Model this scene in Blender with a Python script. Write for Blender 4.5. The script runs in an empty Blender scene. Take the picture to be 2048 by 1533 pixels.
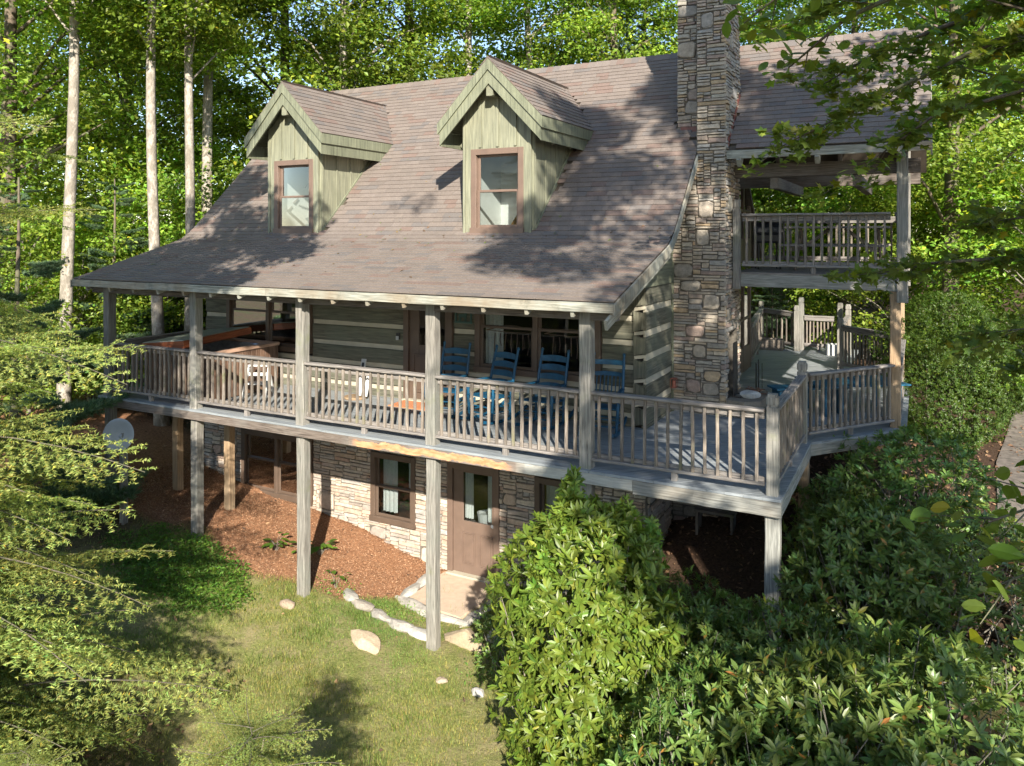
import bpy, math, random
import numpy as np
from mathutils import Vector, Matrix, Euler

random.seed(7)
R = math.radians
S = bpy.context.scene
COL = S.collection

# ------------------------------------------------------------------ camera
YAW = R(27.8)
CAM = (3.589, -8.767, 2.85)
cd = bpy.data.cameras.new('camera')
cd.sensor_width = 36.0
cd.lens = 36.0 * 1547.0 / 2048.0
cd.shift_y = -299.5 / 2048.0
cd.clip_start = 0.05
cd.clip_end = 2000.0
cam = bpy.data.objects.new('camera', cd)
COL.objects.link(cam)
cam.location = CAM
cam.rotation_euler = (R(90), 0, YAW)
S.camera = cam

# ------------------------------------------------------------------ sky, sun, exposure
SUN_EL, SUN_AZ = R(27.5), R(34.0)       # shadows run 34 degrees left of +Y
w = bpy.data.worlds.new('World')
S.world = w
w.use_nodes = True
wn = w.node_tree
bg = wn.nodes['Background']
sky = wn.nodes.new('ShaderNodeTexSky')
sky.sky_type = 'NISHITA'
sky.sun_disc = False
sky.sun_elevation = SUN_EL
sky.sun_rotation = R(180) - SUN_AZ
sky.altitude = 800
sky.air_density = 1.0
sky.dust_density = 0.6
wn.links.new(sky.outputs[0], bg.inputs[0])
bg.inputs[1].default_value = 0.115
sl = bpy.data.lights.new('sun', 'SUN')
sl.energy = 5.0
sl.angle = R(0.5)
sl.color = (1.0, 0.925, 0.80)
sun = bpy.data.objects.new('sun', sl)
COL.objects.link(sun)
sdir = Vector((-math.sin(SUN_AZ) * math.cos(SUN_EL), math.cos(SUN_AZ) * math.cos(SUN_EL), -math.sin(SUN_EL)))
sun.rotation_euler = sdir.to_track_quat('-Z', 'Y').to_euler()
sun.location = (10, -15, 20)
S.view_settings.view_transform = 'Standard'
S.view_settings.look = 'None'
S.view_settings.gamma = 1.0
S.view_settings.exposure = 1.28
S.view_settings.use_curve_mapping = False
S.render.engine = 'CYCLES'
S.cycles.max_bounces = 7
S.cycles.diffuse_bounces = 3
S.cycles.glossy_bounces = 3
S.cycles.transmission_bounces = 4
S.cycles.transparent_max_bounces = 8
S.cycles.use_denoising = True
S.cycles.use_adaptive_sampling = True
S.cycles.adaptive_threshold = 0.015
S.cycles.sample_clamp_indirect = 6.0

FWD = np.array([-math.sin(YAW), math.cos(YAW), 0.0])
RGT = np.array([math.cos(YAW), math.sin(YAW), 0.0])
CAMV = np.array(CAM)

def at(px, depth, z=0.0):
    """ground point seen in picture column px at a distance of depth metres"""
    p = CAMV + FWD * depth + RGT * ((px - 1024.0) / 1547.0 * depth)
    return (float(p[0]), float(p[1]), z)

def project(P):
    q = np.asarray(P, float) - CAMV
    d = q @ FWD
    d = np.where(np.abs(d) < 1e-3, 1e-3, d)
    return 1024 + 1547 * (q @ RGT) / d, 467 - 1547 * q[..., 2] / d, d

# ------------------------------------------------------------------ materials
MATS = {}

class NT:
    def __init__(s, name):
        s.m = bpy.data.materials.new(name)
        s.m.use_nodes = True
        s.t = s.m.node_tree
        s.b = s.t.nodes['Principled BSDF']
        s.out = s.t.nodes['Material Output']
        MATS[name] = s.m
    def n(s, typ, **kw):
        nd = s.t.nodes.new('ShaderNode' + typ)
        for k, v in kw.items():
            if hasattr(nd, k) and k not in ('color',):
                setattr(nd, k, v)
        return nd
    def l(s, a, b):
        s.t.links.new(a, b)
    def noise(s, vec, scale, detail=3.0, rough=0.55, dist=0.0):
        nd = s.n('TexNoise')
        nd.inputs['Scale'].default_value = scale
        nd.inputs['Detail'].default_value = detail
        nd.inputs['Roughness'].default_value = rough
        nd.inputs['Distortion'].default_value = dist
        if vec is not None: s.l(vec, nd.inputs['Vector'])
        return nd.outputs['Fac']
    def ramp(s, fac, stops):
        nd = s.n('ValToRGB')
        cr = nd.color_ramp
        while len(cr.elements) < len(stops): cr.elements.new(0.5)
        for e, (p, c) in zip(cr.elements, stops):
            e.position = p
            e.color = (c[0], c[1], c[2], 1) if isinstance(c, (tuple, list)) else (c, c, c, 1)
        s.l(fac, nd.inputs[0])
        return nd.outputs[0]
    def mix(s, fac, a, b, mode='MIX'):
        nd = s.n('Mix', data_type='RGBA', blend_type=mode)
        for i, v in ((0, fac), (6, a), (7, b)):
            if isinstance(v, (int, float)): nd.inputs[i].default_value = v
            elif isinstance(v, (tuple, list)): nd.inputs[i].default_value = (v[0], v[1], v[2], 1)
            else: s.l(v, nd.inputs[i])
        return nd.outputs[2]
    def mapping(s, vec, scale=(1, 1, 1), loc=(0, 0, 0)):
        nd = s.n('Mapping')
        nd.inputs['Scale'].default_value = scale
        nd.inputs['Location'].default_value = loc
        s.l(vec, nd.inputs['Vector'])
        return nd.outputs[0]
    def math(s, op, a, b=0.0):
        nd = s.n('Math', operation=op)
        for i, v in ((0, a), (1, b)):
            if isinstance(v, (int, float)): nd.inputs[i].default_value = v
            else: s.l(v, nd.inputs[i])
        return nd.outputs[0]
    def bump(s, h, strength=0.3, dist=0.01):
        nd = s.n('Bump')
        nd.inputs['Strength'].default_value = strength
        nd.inputs['Distance'].default_value = dist
        s.l(h, nd.inputs['Height'])
        s.l(nd.outputs[0], s.b.inputs['Normal'])
    def base(s, c):
        if isinstance(c, (tuple, list)): s.b.inputs['Base Color'].default_value = (c[0], c[1], c[2], 1)
        else: s.l(c, s.b.inputs['Base Color'])
    def rough(s, v):
        if isinstance(v, (int, float)): s.b.inputs['Roughness'].default_value = v
        else: s.l(v, s.b.inputs['Roughness'])
    def pos(s): return s.n('NewGeometry').outputs['Position']
    def uv(s): return s.n('TexCoord').outputs['UV']
    def oi(s): return s.n('ObjectInfo')

def simple(name, c, rough=0.6, metal=0.0, var=0.25, scale=8.0, bump=0.0):
    t = NT(name)
    f = t.noise(t.pos(), scale, 4)
    t.base(t.ramp(f, [(0.25, [x * (1 - var) for x in c]), (0.75, [min(1, x * (1 + var)) for x in c])]))
    t.rough(rough)
    t.b.inputs['Metallic'].default_value = metal
    if bump: t.bump(f, bump, 0.01)
    return t.m

def wood(name, lo, hi, stain=None, stain_amt=0.5, rough=0.85, grain=(3, 55), spread=0.25, moss=None):
    """weathered timber: grain runs along u"""
    t = NT(name)
    oi = t.oi()
    uvm = t.mapping(t.uv(), (grain[0], grain[1], 1))
    add = t.n('VectorMath', operation='ADD')
    t.l(uvm, add.inputs[0])
    cmb = t.n('CombineXYZ')
    t.l(t.math('MULTIPLY', oi.outputs['Random'], 37.0), cmb.inputs[0])
    t.l(t.math('MULTIPLY', oi.outputs['Random'], 91.0), cmb.inputs[1])
    t.l(cmb.outputs[0], add.inputs[1])
    g = t.noise(add.outputs[0], 1.0, 5, 0.62, 0.6)
    c = t.ramp(g, [(0.30, [q * 0.72 for q in lo]), (0.5, [(p + q) * 0.46 for p, q in zip(lo, hi)]), (0.70, hi)])
    crk = t.noise(t.mapping(add.outputs[0], (0.6, 1.7, 1)), 1.0, 2, 0.5)
    c = t.mix(t.ramp(crk, [(0.30, 0.85), (0.40, 0.0)]), c, [x * 0.35 for x in lo])
    big = t.noise(t.pos(), 1.3, 4, 0.6)
    if stain:
        c = t.mix(t.ramp(big, [(0.45, 0.0), (0.68, stain_amt)]), c, stain)
    if moss:
        ms = t.noise(t.pos(), 2.7, 5, 0.7)
        c = t.mix(t.ramp(ms, [(0.56, 0.0), (0.72, 0.7)]), c, moss)
    v = t.math('ADD', t.math('MULTIPLY', oi.outputs['Random'], spread), 1.0 - spread / 2)
    hsv = t.n('HueSaturation')
    t.l(c, hsv.inputs['Color'])
    t.l(v, hsv.inputs['Value'])
    t.base(hsv.outputs[0])
    t.rough(rough)
    t.bump(g, 0.35, 0.006)
    return t.m

def pieces(name, attr, rough=0.9, nscale=14.0, nvar=0.35, bump=0.4, stretch=(1, 1, 1)):
    """coloured by piece: object colour, or the colour attribute where pieces are joined"""
    t = NT(name)
    if attr:
        a = t.n('Attribute')
        a.attribute_name = 'Col'
        c = a.outputs['Color']
    else:
        c = t.oi().outputs['Color']
    p = t.mapping(t.pos(), stretch)
    f = t.noise(p, nscale, 6, 0.65)
    g = t.noise(p, nscale * 9, 3, 0.6)
    c = t.mix(1.0, c, t.ramp(f, [(0.28, 1 - nvar), (0.75, 1 + nvar * 0.6)]), 'MULTIPLY')
    c = t.mix(1.0, c, t.ramp(g, [(0.3, 0.82), (0.7, 1.12)]), 'MULTIPLY')
    t.base(c)
    t.rough(rough)
    if bump:
        t.bump(t.math('ADD', f, t.math('MULTIPLY', g, 0.3)), bump, 0.012)
    return t.m

def leafmat(name, base, trans, tmix=0.35, rough=0.45, spec=0.4, objvar=0.3):
    t = NT(name)
    a = t.n('Attribute'); a.attribute_name = 'Col'
    oi = t.oi()
    c = t.mix(1.0, a.outputs['Color'], base, 'MULTIPLY')
    hsv = t.n('HueSaturation')
    t.l(c, hsv.inputs['Color'])
    t.l(t.math('ADD', t.math('MULTIPLY', oi.outputs['Random'], objvar), 1 - objvar / 2), hsv.inputs['Value'])
    t.l(t.math('ADD', t.math('MULTIPLY', oi.outputs['Random'], 0.03), 0.485), hsv.inputs['Hue'])
    t.base(hsv.outputs[0])
    t.rough(rough)
    t.b.inputs['Specular IOR Level'].default_value = spec
    tr = t.n('BsdfTranslucent')
    t.l(t.mix(1.0, hsv.outputs[0], trans, 'MULTIPLY'), tr.inputs[0])
    ms = t.n('MixShader')
    ms.inputs[0].default_value = tmix
    t.l(t.b.outputs[0], ms.inputs[1])
    t.l(tr.outputs[0], ms.inputs[2])
    t.l(ms.outputs[0], t.out.inputs[0])
    return t.m

# timber
M_POST = wood('post_wood', (0.125, 0.115, 0.10), (0.335, 0.315, 0.28), (0.19, 0.20, 0.175), 0.65, moss=(0.17, 0.18, 0.10))
M_RAIL = wood('rail_wood', (0.115, 0.10, 0.09), (0.34, 0.31, 0.285), (0.20, 0.19, 0.175), 0.5, grain=(4, 70))
M_BAL = wood('baluster_wood', (0.10, 0.08, 0.065), (0.30, 0.26, 0.22), (0.20, 0.16, 0.12), 0.5, grain=(5, 70), spread=0.5, moss=(0.16, 0.17, 0.07))
M_BEAMD = wood('dark_beam_wood', (0.065, 0.048, 0.038), (0.20, 0.165, 0.14), (0.22, 0.21, 0.19), 0.45)
M_BEAML = wood('pale_beam_wood', (0.16, 0.16, 0.145), (0.385, 0.385, 0.35), (0.28, 0.24, 0.19), 0.5)
M_FASC = wood('fascia_wood', (0.19, 0.195, 0.165), (0.42, 0.42, 0.36), (0.22, 0.16, 0.10), 0.75, moss=(0.06, 0.06, 0.045))
M_TAN = wood('tan_post_wood', (0.26, 0.17, 0.095), (0.44, 0.31, 0.19), (0.35, 0.28, 0.20), 0.4)
M_DECK = wood('deck_paint', (0.215, 0.235, 0.25), (0.32, 0.345, 0.36), (0.27, 0.29, 0.30), 0.5, rough=0.6, grain=(2, 26), spread=0.16)
M_LOG = wood('log_wood', (0.065, 0.062, 0.045), (0.17, 0.165, 0.12), (0.12, 0.135, 0.10), 0.6, grain=(2, 28))
M_CHINK = simple('chinking', (0.42, 0.385, 0.30), 0.9, var=0.15, scale=5)
M_SAGE = wood('sage_paint', (0.185, 0.19, 0.135), (0.285, 0.285, 0.20), (0.15, 0.155, 0.105), 0.5, rough=0.7, grain=(2, 30), spread=0.12)
M_SAGED = wood('sage_trim', (0.145, 0.155, 0.105), (0.235, 0.245, 0.165), (0.095, 0.105, 0.065), 0.5, rough=0.7, grain=(2, 24), spread=0.12)
M_BROWN = simple('brown_trim', (0.105, 0.072, 0.052), 0.55, var=0.12, scale=6)
M_BROWNL = simple('taupe_trim', (0.155, 0.105, 0.08), 0.55, var=0.12, scale=6)
M_SOFF = simple('roof_underside', (0.07, 0.055, 0.04), 0.9)
M_MORTAR = simple('mortar', (0.13, 0.115, 0.095), 0.95, var=0.3, scale=20)
M_STONE = pieces('stone', False)
M_STONEJ = pieces('stone_small', True)
M_SHIN = pieces('shingle', False, nscale=5, nvar=0.10, bump=0.08)
M_SHINJ = pieces('shingle_far', True, nscale=5, nvar=0.10, bump=0.08)
M_WHITE = simple('white_wall', (0.72, 0.71, 0.68), 0.8, var=0.04)
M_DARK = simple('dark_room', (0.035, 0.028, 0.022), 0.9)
M_BEAMO = wood('orange_beam', (0.28, 0.13, 0.04), (0.50, 0.27, 0.10))
M_CURT = simple('curtain', (0.62, 0.62, 0.60), 0.9, var=0.12, scale=30)
M_CURTB = simple('blue_curtain', (0.22, 0.33, 0.38), 0.9, var=0.1)
M_BLUE = simple('blue_paint', (0.006, 0.065, 0.130), 0.48, var=0.35, scale=12)
M_TEAL = simple('teal_paint', (0.010, 0.085, 0.15), 0.45, var=0.15, scale=20)
M_RUST = wood('rust_vinyl', (0.22, 0.055, 0.02), (0.42, 0.13, 0.05), rough=0.6)
M_TUBW = wood('tub_panel', (0.10, 0.055, 0.035), (0.20, 0.12, 0.08), rough=0.6)
M_TUBR = wood('tub_rim', (0.35, 0.21, 0.14), (0.50, 0.33, 0.24), rough=0.6)
M_ACRY = simple('tub_shell', (0.30, 0.29, 0.28), 0.2, var=0.3, scale=14)
M_WHT = simple('white_plastic', (0.50, 0.50, 0.49), 0.5, var=0.05)
M_BLK = simple('black_iron', (0.012, 0.012, 0.013), 0.5)
M_GREEN = simple('green_metal', (0.035, 0.085, 0.072), 0.5, var=0.2)
M_RED = simple('red_metal', (0.20, 0.065, 0.045), 0.6, var=0.25)
M_COPPER = simple('flashing_metal', (0.17, 0.065, 0.05), 0.5, var=0.3, scale=10)
M_GREY = simple('grey_metal', (0.34, 0.36, 0.38), 0.42, var=0.1, scale=5)
M_BARKP = None
def glassmat():
    t = NT('window_glass')
    tr = t.n('BsdfTransparent'); tr.inputs[0].default_value = (0.82, 0.85, 0.85, 1)
    gl = t.n('BsdfGlossy'); gl.inputs['Roughness'].default_value = 0.02
    fr = t.n('Fresnel'); fr.inputs[0].default_value = 1.42
    ms = t.n('MixShader')
    t.l(t.math('ADD', t.math('MULTIPLY', fr.outputs[0], 1.0), 0.0), ms.inputs[0])
    t.l(tr.outputs[0], ms.inputs[1]); t.l(gl.outputs[0], ms.inputs[2])
    t.l(ms.outputs[0], t.out.inputs[0])
    return t.m
M_GLASS = glassmat()

def barkmat(name, lo, hi, patch, scale=(3, 3, 1.2)):
    t = NT(name)
    p = t.mapping(t.pos(), scale)
    f = t.noise(p, 4.5, 6, 0.7)
    g = t.noise(p, 1.4, 4, 0.6)
    c = t.ramp(f, [(0.3, lo), (0.6, hi)])
    c = t.mix(t.ramp(g, [(0.46, 0.0), (0.58, 0.9)]), c, patch)
    t.base(c); t.rough(0.95); t.bump(f, 0.6, 0.03)
    return t.m
M_BARKP = barkmat('pale_bark', (0.13, 0.105, 0.08), (0.43, 0.385, 0.325), (0.20, 0.175, 0.14), (5, 5, 2.6))
M_BARKD = barkmat('dark_bark', (0.055, 0.042, 0.03), (0.17, 0.13, 0.095), (0.12, 0.12, 0.07))
M_HEMW = barkmat('hemlock_bark', (0.05, 0.04, 0.03), (0.15, 0.125, 0.095), (0.10, 0.10, 0.06), (8, 8, 8))
M_TWIG = barkmat('twig_bark', (0.10, 0.085, 0.065), (0.27, 0.235, 0.19), (0.18, 0.17, 0.14), (8, 8, 8))
L_FOREST = leafmat('forest_leaf', (0.165, 0.245, 0.032), (1.7, 1.7, 0.6), 0.42)
L_MAPLE = leafmat('maple_leaf', (0.13, 0.195, 0.036), (1.9, 1.7, 0.6), 0.45)
L_OVAL = leafmat('oval_leaf', (0.120, 0.185, 0.030), (1.9, 1.7, 0.6), 0.42, rough=0.35)
L_LAUR = leafmat('laurel_leaf', (0.135, 0.210, 0.030), (1.6, 1.5, 0.5), 0.30, rough=0.40, spec=0.4)
L_LAURD = leafmat('dark_laurel_leaf', (0.118, 0.178, 0.040), (1.5, 1.5, 0.5), 0.26, rough=0.36, spec=0.45)
L_BOX = leafmat('box_leaf', (0.060, 0.105, 0.016), (1.9, 1.8, 0.5), 0.30, rough=0.4)
L_HEML = leafmat('hemlock_needle', (0.225, 0.270, 0.072), (1.5, 1.5, 0.6), 0.38, rough=0.5)
L_PINE = leafmat('pine_needle', (0.105, 0.165, 0.085), (1.5, 1.6, 1.0), 0.32, rough=0.5)
L_GRASS = leafmat('grass_blade', (0.190, 0.225, 0.062), (1.5, 1.5, 0.6), 0.38, rough=0.6)
L_WEED = leafmat('weed_leaf', (0.085, 0.170, 0.022), (1.6, 1.7, 0.6), 0.35, rough=0.5)
M_CHIP = pieces('bark_chip', True, nscale=40, nvar=0.2, bump=0)

# ------------------------------------------------------------------ mesh helpers
WL = {}
def wl(o): return WL.get(o.name, Vector((0, 0, 0))) if o else Vector((0, 0, 0))

def link(o, parent=None, world=(0, 0, 0), rot=None, scale=None, color=None, local=False):
    COL.objects.link(o)
    wv = Vector(world)
    if parent:
        o.parent = parent
        o.location = wv if local else wv - wl(parent)
    else:
        o.location = wv
    if not local: WL[o.name] = wv
    if rot is not None: o.rotation_euler = rot
    if scale is not None: o.scale = scale
    if color is not None: o.color = (color[0], color[1], color[2], 1)
    return o

def tag(o, label=None, cat=None, group=None, kind=None):
    if label: o['label'] = label
    if cat: o['category'] = cat
    if group: o['group'] = group
    if kind: o['kind'] = kind
    return o

def empty(name, loc=(0, 0, 0), rz=0.0, label=None, cat=None, group=None):
    o = bpy.data.objects.new(name, None)
    o.empty_display_size = 0.2
    link(o, None, loc, (0, 0, rz))
    return tag(o, label, cat, group)

def np_mesh(name, V, F, mat, col=None, smooth=False, uv=None):
    """V (n,3); F (m,k) all faces the same size; col (n,3) per vertex"""
    V = np.ascontiguousarray(V, np.float32); F = np.ascontiguousarray(F, np.int32)
    me = bpy.data.meshes.new(name)
    k = F.shape[1]
    me.vertices.add(len(V)); me.vertices.foreach_set('co', V.ravel())
    me.loops.add(F.size); me.loops.foreach_set('vertex_index', F.ravel())
    me.polygons.add(len(F)); me.polygons.foreach_set('loop_start', np.arange(0, F.size, k, dtype=np.int32))
    me.polygons.foreach_set('use_smooth', np.full(len(F), smooth, bool))
    me.update(calc_edges=True)
    if col is not None:
        a = me.color_attributes.new('Col', 'FLOAT_COLOR', 'POINT')
        c4 = np.ones((len(V), 4), np.float32); c4[:, :3] = col
        a.data.foreach_set('color', c4.ravel())
    if mat: me.materials.append(mat)
    return me

class MB:
    def __init__(s):
        s.v = []; s.f = []; s.u = []; s.c = []
    def face(s, idx, uvs=None):
        s.f.append(list(idx))
        s.u.append(uvs if uvs else [(s.v[i][0] + s.v[i][1], s.v[i][2]) for i in idx])
    def beam(s, a, b, w, h, up=(0, 0, 1), ch=0.006, seg=1, wob=0.0, twist=0.0, cap=True, taper=1.0):
        """squared timber from a to b, w wide (sideways) and h high (along up), edges eased by ch"""
        a = Vector(a); b = Vector(b); d = b - a; L = d.length; d = d / L
        up = Vector(up)
        if abs(d.dot(up)) > 0.98: up = Vector((0, 1, 0)) if abs(d.y) < 0.9 else Vector((1, 0, 0))
        sd = d.cross(up).normalized(); up = sd.cross(d).normalized()
        hw, hh = w / 2, h / 2
        c = min(ch, hw * 0.6, hh * 0.6)
        prof = [(-hw + c, -hh), (hw - c, -hh), (hw, -hh + c), (hw, hh - c), (hw - c, hh), (-hw + c, hh), (-hw, hh - c), (-hw, -hh + c)] if c > 0 else [(-hw, -hh), (hw, -hh), (hw, hh), (-hw, hh)]
        n = len(prof)
        per = [0.0]
        for i in range(n):
            p, q = prof[i], prof[(i + 1) % n]
            per.append(per[-1] + math.hypot(p[0] - q[0], p[1] - q[1]))
        st = len(s.v)
        uo, vo = random.random() * 20, random.random() * 20
        for k in range(seg + 1):
            t = k / seg
            o = a + d * (L * t)
            if wob: o = o + sd * random.uniform(-wob, wob) + up * random.uniform(-wob, wob)
            tp = 1 + (taper - 1) * t
            for (x, y) in prof:
                jx = random.uniform(-wob, wob) * 0.5 if wob else 0
                s.v.append(tuple(o + sd * (x * tp + jx) + up * (y * tp + jx)))
        for k in range(seg):
            for i in range(n):
                j = (i + 1) % n
                i0 = st + k * n + i; i1 = st + k * n + j; i2 = st + (k + 1) * n + j; i3 = st + (k + 1) * n + i
                u0, u1 = uo + L * k / seg, uo + L * (k + 1) / seg
                s.face((i0, i1, i2, i3), [(u0, vo + per[i]), (u0, vo + per[i + 1]), (u1, vo + per[i + 1]), (u1, vo + per[i])])
        if cap:
            s.face([st + i for i in range(n)][::-1], [(uo, vo + 0.2 * i) for i in range(n)])
            s.face([st + seg * n + i for i in range(n)], [(uo, vo + 0.2 * i) for i in range(n)])
        return s
    def box(s, lo, hi, ch=0.004):
        lo = Vector(lo); hi = Vector(hi); d = hi - lo; c = (lo + hi) / 2
        ax = max(range(3), key=lambda i: d[i])
        e = Vector((0, 0, 0)); e[ax] = d[ax] / 2
        if ax == 2: return s.beam(c - e, c + e, d.x, d.y, (0, 1, 0), ch)
        if ax == 0: return s.beam(c - e, c + e, d.y, d.z, (0, 0, 1), ch)
        return s.beam(c - e, c + e, d.x, d.z, (0, 0, 1), ch)
    def prism(s, poly, axis, a, b):
        """polygon in the two other axes, extruded from a to b along axis"""
        def P(p, t):
            if axis == 0: return (t, p[0], p[1])
            if axis == 1: return (p[0], t, p[1])
            return (p[0], p[1], t)
        st = len(s.v); n = len(poly)
        s.v += [P(p, a) for p in poly] + [P(p, b) for p in poly]
        uv = [(p[1], p[0]) for p in poly]
        s.face([st + i for i in range(n)][::-1], uv[::-1]); s.face([st + n + i for i in range(n)], uv)
        for i in range(n):
            j = (i + 1) % n
            L = math.hypot(poly[i][0] - poly[j][0], poly[i][1] - poly[j][1])
            s.face((st + i, st + j, st + n + j, st + n + i), [(0, 0), (L, 0), (L, abs(b - a)), (0, abs(b - a))])
        return s
    def quad(s, p):
        st = len(s.v); s.v += [tuple(q) for q in p]
        e = (Vector(p[1]) - Vector(p[0])).length; f = (Vector(p[-1]) - Vector(p[0])).length
        s.face(range(st, st + len(p)), [(0, 0), (e, 0), (e, f), (0, f)] if len(p) == 4 else None)
        return s
    def tube(s, pts, rad, n=7, cap=True):
        st = len(s.v); pts = [Vector(p) for p in pts]; L = 0
        prev = None
        for k, p in enumerate(pts):
            d = (pts[min(k + 1, len(pts) - 1)] - pts[max(k - 1, 0)]).normalized()
            if prev is None:
                x = d.cross(Vector((0, 0, 1)) if abs(d.z) < 0.9 else Vector((0, 1, 0))).normalized()
            else:
                x = (prev - d * prev.dot(d)).normalized()
            prev = x; y = d.cross(x)
            r = rad[k] if isinstance(rad, (list, tuple)) else rad
            for i in range(n):
                a = 2 * math.pi * i / n
                s.v.append(tuple(p + x * (r * math.cos(a)) + y * (r * math.sin(a))))
        for k in range(len(pts) - 1):
            l = (pts[k + 1] - pts[k]).length
            for i in range(n):
                j = (i + 1) % n
                s.face((st + k * n + i, st + k * n + j, st + (k + 1) * n + j, st + (k + 1) * n + i),
                       [(L, i / n), (L, (i + 1) / n), (L + l, (i + 1) / n), (L + l, i / n)])
            L += l
        if cap:
            s.face([st + i for i in range(n)][::-1]); s.face([st + (len(pts) - 1) * n + i for i in range(n)])
        return s
    def lathe(s, prof, n=16, c=(0, 0, 0)):
        st = len(s.v)
        for r, z in prof:
            for i in range(n):
                a = 2 * math.pi * i / n
                s.v.append((c[0] + r * math.cos(a), c[1] + r * math.sin(a), c[2] + z))
        for k in range(len(prof) - 1):
            for i in range(n):
                j = (i + 1) % n
                s.face((st + k * n + i, st + k * n + j, st + (k + 1) * n + j, st + (k + 1) * n + i))
        s.face([st + i for i in range(n)][::-1]); s.face([st + (len(prof) - 1) * n + i for i in range(n)])
        return s
    def mesh(s, name, mat, smooth=False):
        me = bpy.data.meshes.new(name)
        me.from_pydata(s.v, [], s.f)
        uvl = me.uv_layers.new(name='UVMap')
        flat = [c for f in s.u for p in f for c in p]
        if len(flat) == 2 * len(me.loops): uvl.data.foreach_set('uv', flat)
        if smooth:
            me.polygons.foreach_set('use_smooth', [True] * len(me.polygons))
        me.materials.append(mat)
        me.update()
        return me
    def obj(s, name, mat, parent=None, color=None, smooth=False, local=False):
        o = bpy.data.objects.new(name, s.mesh(name, mat, smooth))
        return link(o, parent, (0, 0, 0), None, None, color, local)

def inst(name, me, parent, loc, rot=None, scale=None, color=None, local=False):
    return link(bpy.data.objects.new(name, me), parent, loc, rot, scale, color, local)

def stuff(name, me, parent=None, label=None, cat=None, loc=(0, 0, 0)):
    o = link(bpy.data.objects.new(name, me), parent, loc)
    o['kind'] = 'stuff'
    return tag(o, label, cat)
# ------------------------------------------------------------------ terrain
GP = np.array([
    (-9.18, 2.16, -1.84), (-8.37, 2.16, -2.01), (-7.26, 2.1, -2.18), (-5.87, 2.16, -2.31), (-5.25, 2.16, -2.38), (-4.5, 2.16, -2.58),
    (-3.74, 2.16, -2.76), (-2.9, 2.0, -2.84), (-2.9, 1.0, -2.84), (-1.5, 2.0, -2.84), (-6.81, 0, -2.08), (-4.54, 0, -2.55), (-2.24, 0, -2.76),
    (-8.3, 0.65, -1.78), (-7.0, 0.9, -2.0), (-4.2, 0.5, -2.70), (-3.2, 0.3, -2.78), (-1.2, -2.2, -2.85), (-4.6, -2.6, -2.75), (-6.5, -2.0, -2.45), (-8, -4, -2.5),
    (2, -4, -2.9), (4, -9, -3.0), (0.0, -0.5, -2.80), (0.3, 1.2, -2.45), (0.5, 3.0, -1.72), (1.0, 4.4, -1.25), (2.2, 1.0, -2.0), (3.3, 3.3, -1.15),
    (5, 4, -1.0), (5, 1, -1.5), (4.2, -2, -2.3), (7, 6, -0.95), (5, 8, -0.95), (2, 12.3, -0.5), (5, 13, -0.7), (-4, 10, -0.5), (-11, 2, -1.35),
    (-10.3, 0.5, -1.55), (-12, 8, -0.8), (-14, -3, -1.8), (-20, 10, 0.0), (-20, 25, 1.0), (0, 30, 0.5), (20, 25, -0.5), (15, 8, -1.2), (14, -6, -2.6), (10, -16, -3.2),
    (-6, -16, -3.2), (-22, -16, -2.4), (-60, 60, 3), (60, 60, 0), (60, -60, -5), (-60, -60, -3), (0, 90, 3), (-90, 0, 2), (90, 0, -3), (0, -90, -5)], float)
def _rbf():
    X = GP[:, :2]; n = len(X)
    A = np.zeros((n + 3, n + 3))
    A[:n, :n] = np.linalg.norm(X[:, None] - X[None], axis=2) - 0.05 * np.eye(n)
    A[:n, n] = 1; A[:n, n + 1:] = X; A[n, :n] = 1; A[n + 1:, :n] = X.T
    b = np.zeros(n + 3); b[:n] = GP[:, 2]
    return np.linalg.solve(A, b)
RBF = _rbf()
def ground_z(x, y):
    x = np.asarray(x, float); y = np.asarray(y, float)
    xc = np.clip(x, -85, 85); yc = np.clip(y, -85, 85)
    sh = xc.shape; P = np.stack([xc.ravel(), yc.ravel()], 1)
    n = len(GP)
    D = np.linalg.norm(P[:, None] - GP[None, :, :2], axis=2)
    z = D @ RBF[:n] + RBF[n] + P @ RBF[n + 1:]
    return z.reshape(sh)
def gz(x, y): return float(ground_z(np.array([x]), np.array([y]))[0])

def smooth01(a, b, x): return np.clip((x - a) / (b - a), 0, 1)

def zones(x, y):
    """lawn, mulch weights"""
    n1 = np.sin(x * 3.1 + 1.7 * np.sin(y * 2.3)) * 0.10 + np.sin(y * 5.1 + x * 1.3) * 0.06
    # lower edge of the mulch bed runs from under the left posts to the door stoop
    edge = np.interp(x, [-9.5, -7.2, -6.0, -5.0, -4.2, -3.6, -3.2], [-0.5, 0.1, -0.2, 0.1, 0.45, 0.9, 1.6])
    mul = smooth01(-0.12, 0.12, y + n1 - edge) * smooth01(-2.75, -3.05, x + n1 * 0.5) * smooth01(3.0, 2.6, y)
    dirt = smooth01(-1.1, -0.4, x + n1) * smooth01(0.5, 1.2, y + n1 * 2)
    forest = np.maximum(smooth01(-6.2, -8.5, x + n1 * 4 - 0.2 * y), smooth01(-3.4, -5.2, y + n1 * 4 + 0.25 * x))
    forest = np.maximum(forest, smooth01(0.8, 2.6, x + n1 * 3))
    forest = np.maximum(forest, smooth01(3, 5, y))
    mul = np.maximum(mul, 0)
    lawn = np.clip(1 - np.maximum(np.maximum(mul, forest), dirt), 0, 1)
    return lawn, np.clip(mul, 0, 1), np.clip(dirt, 0, 1)

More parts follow.
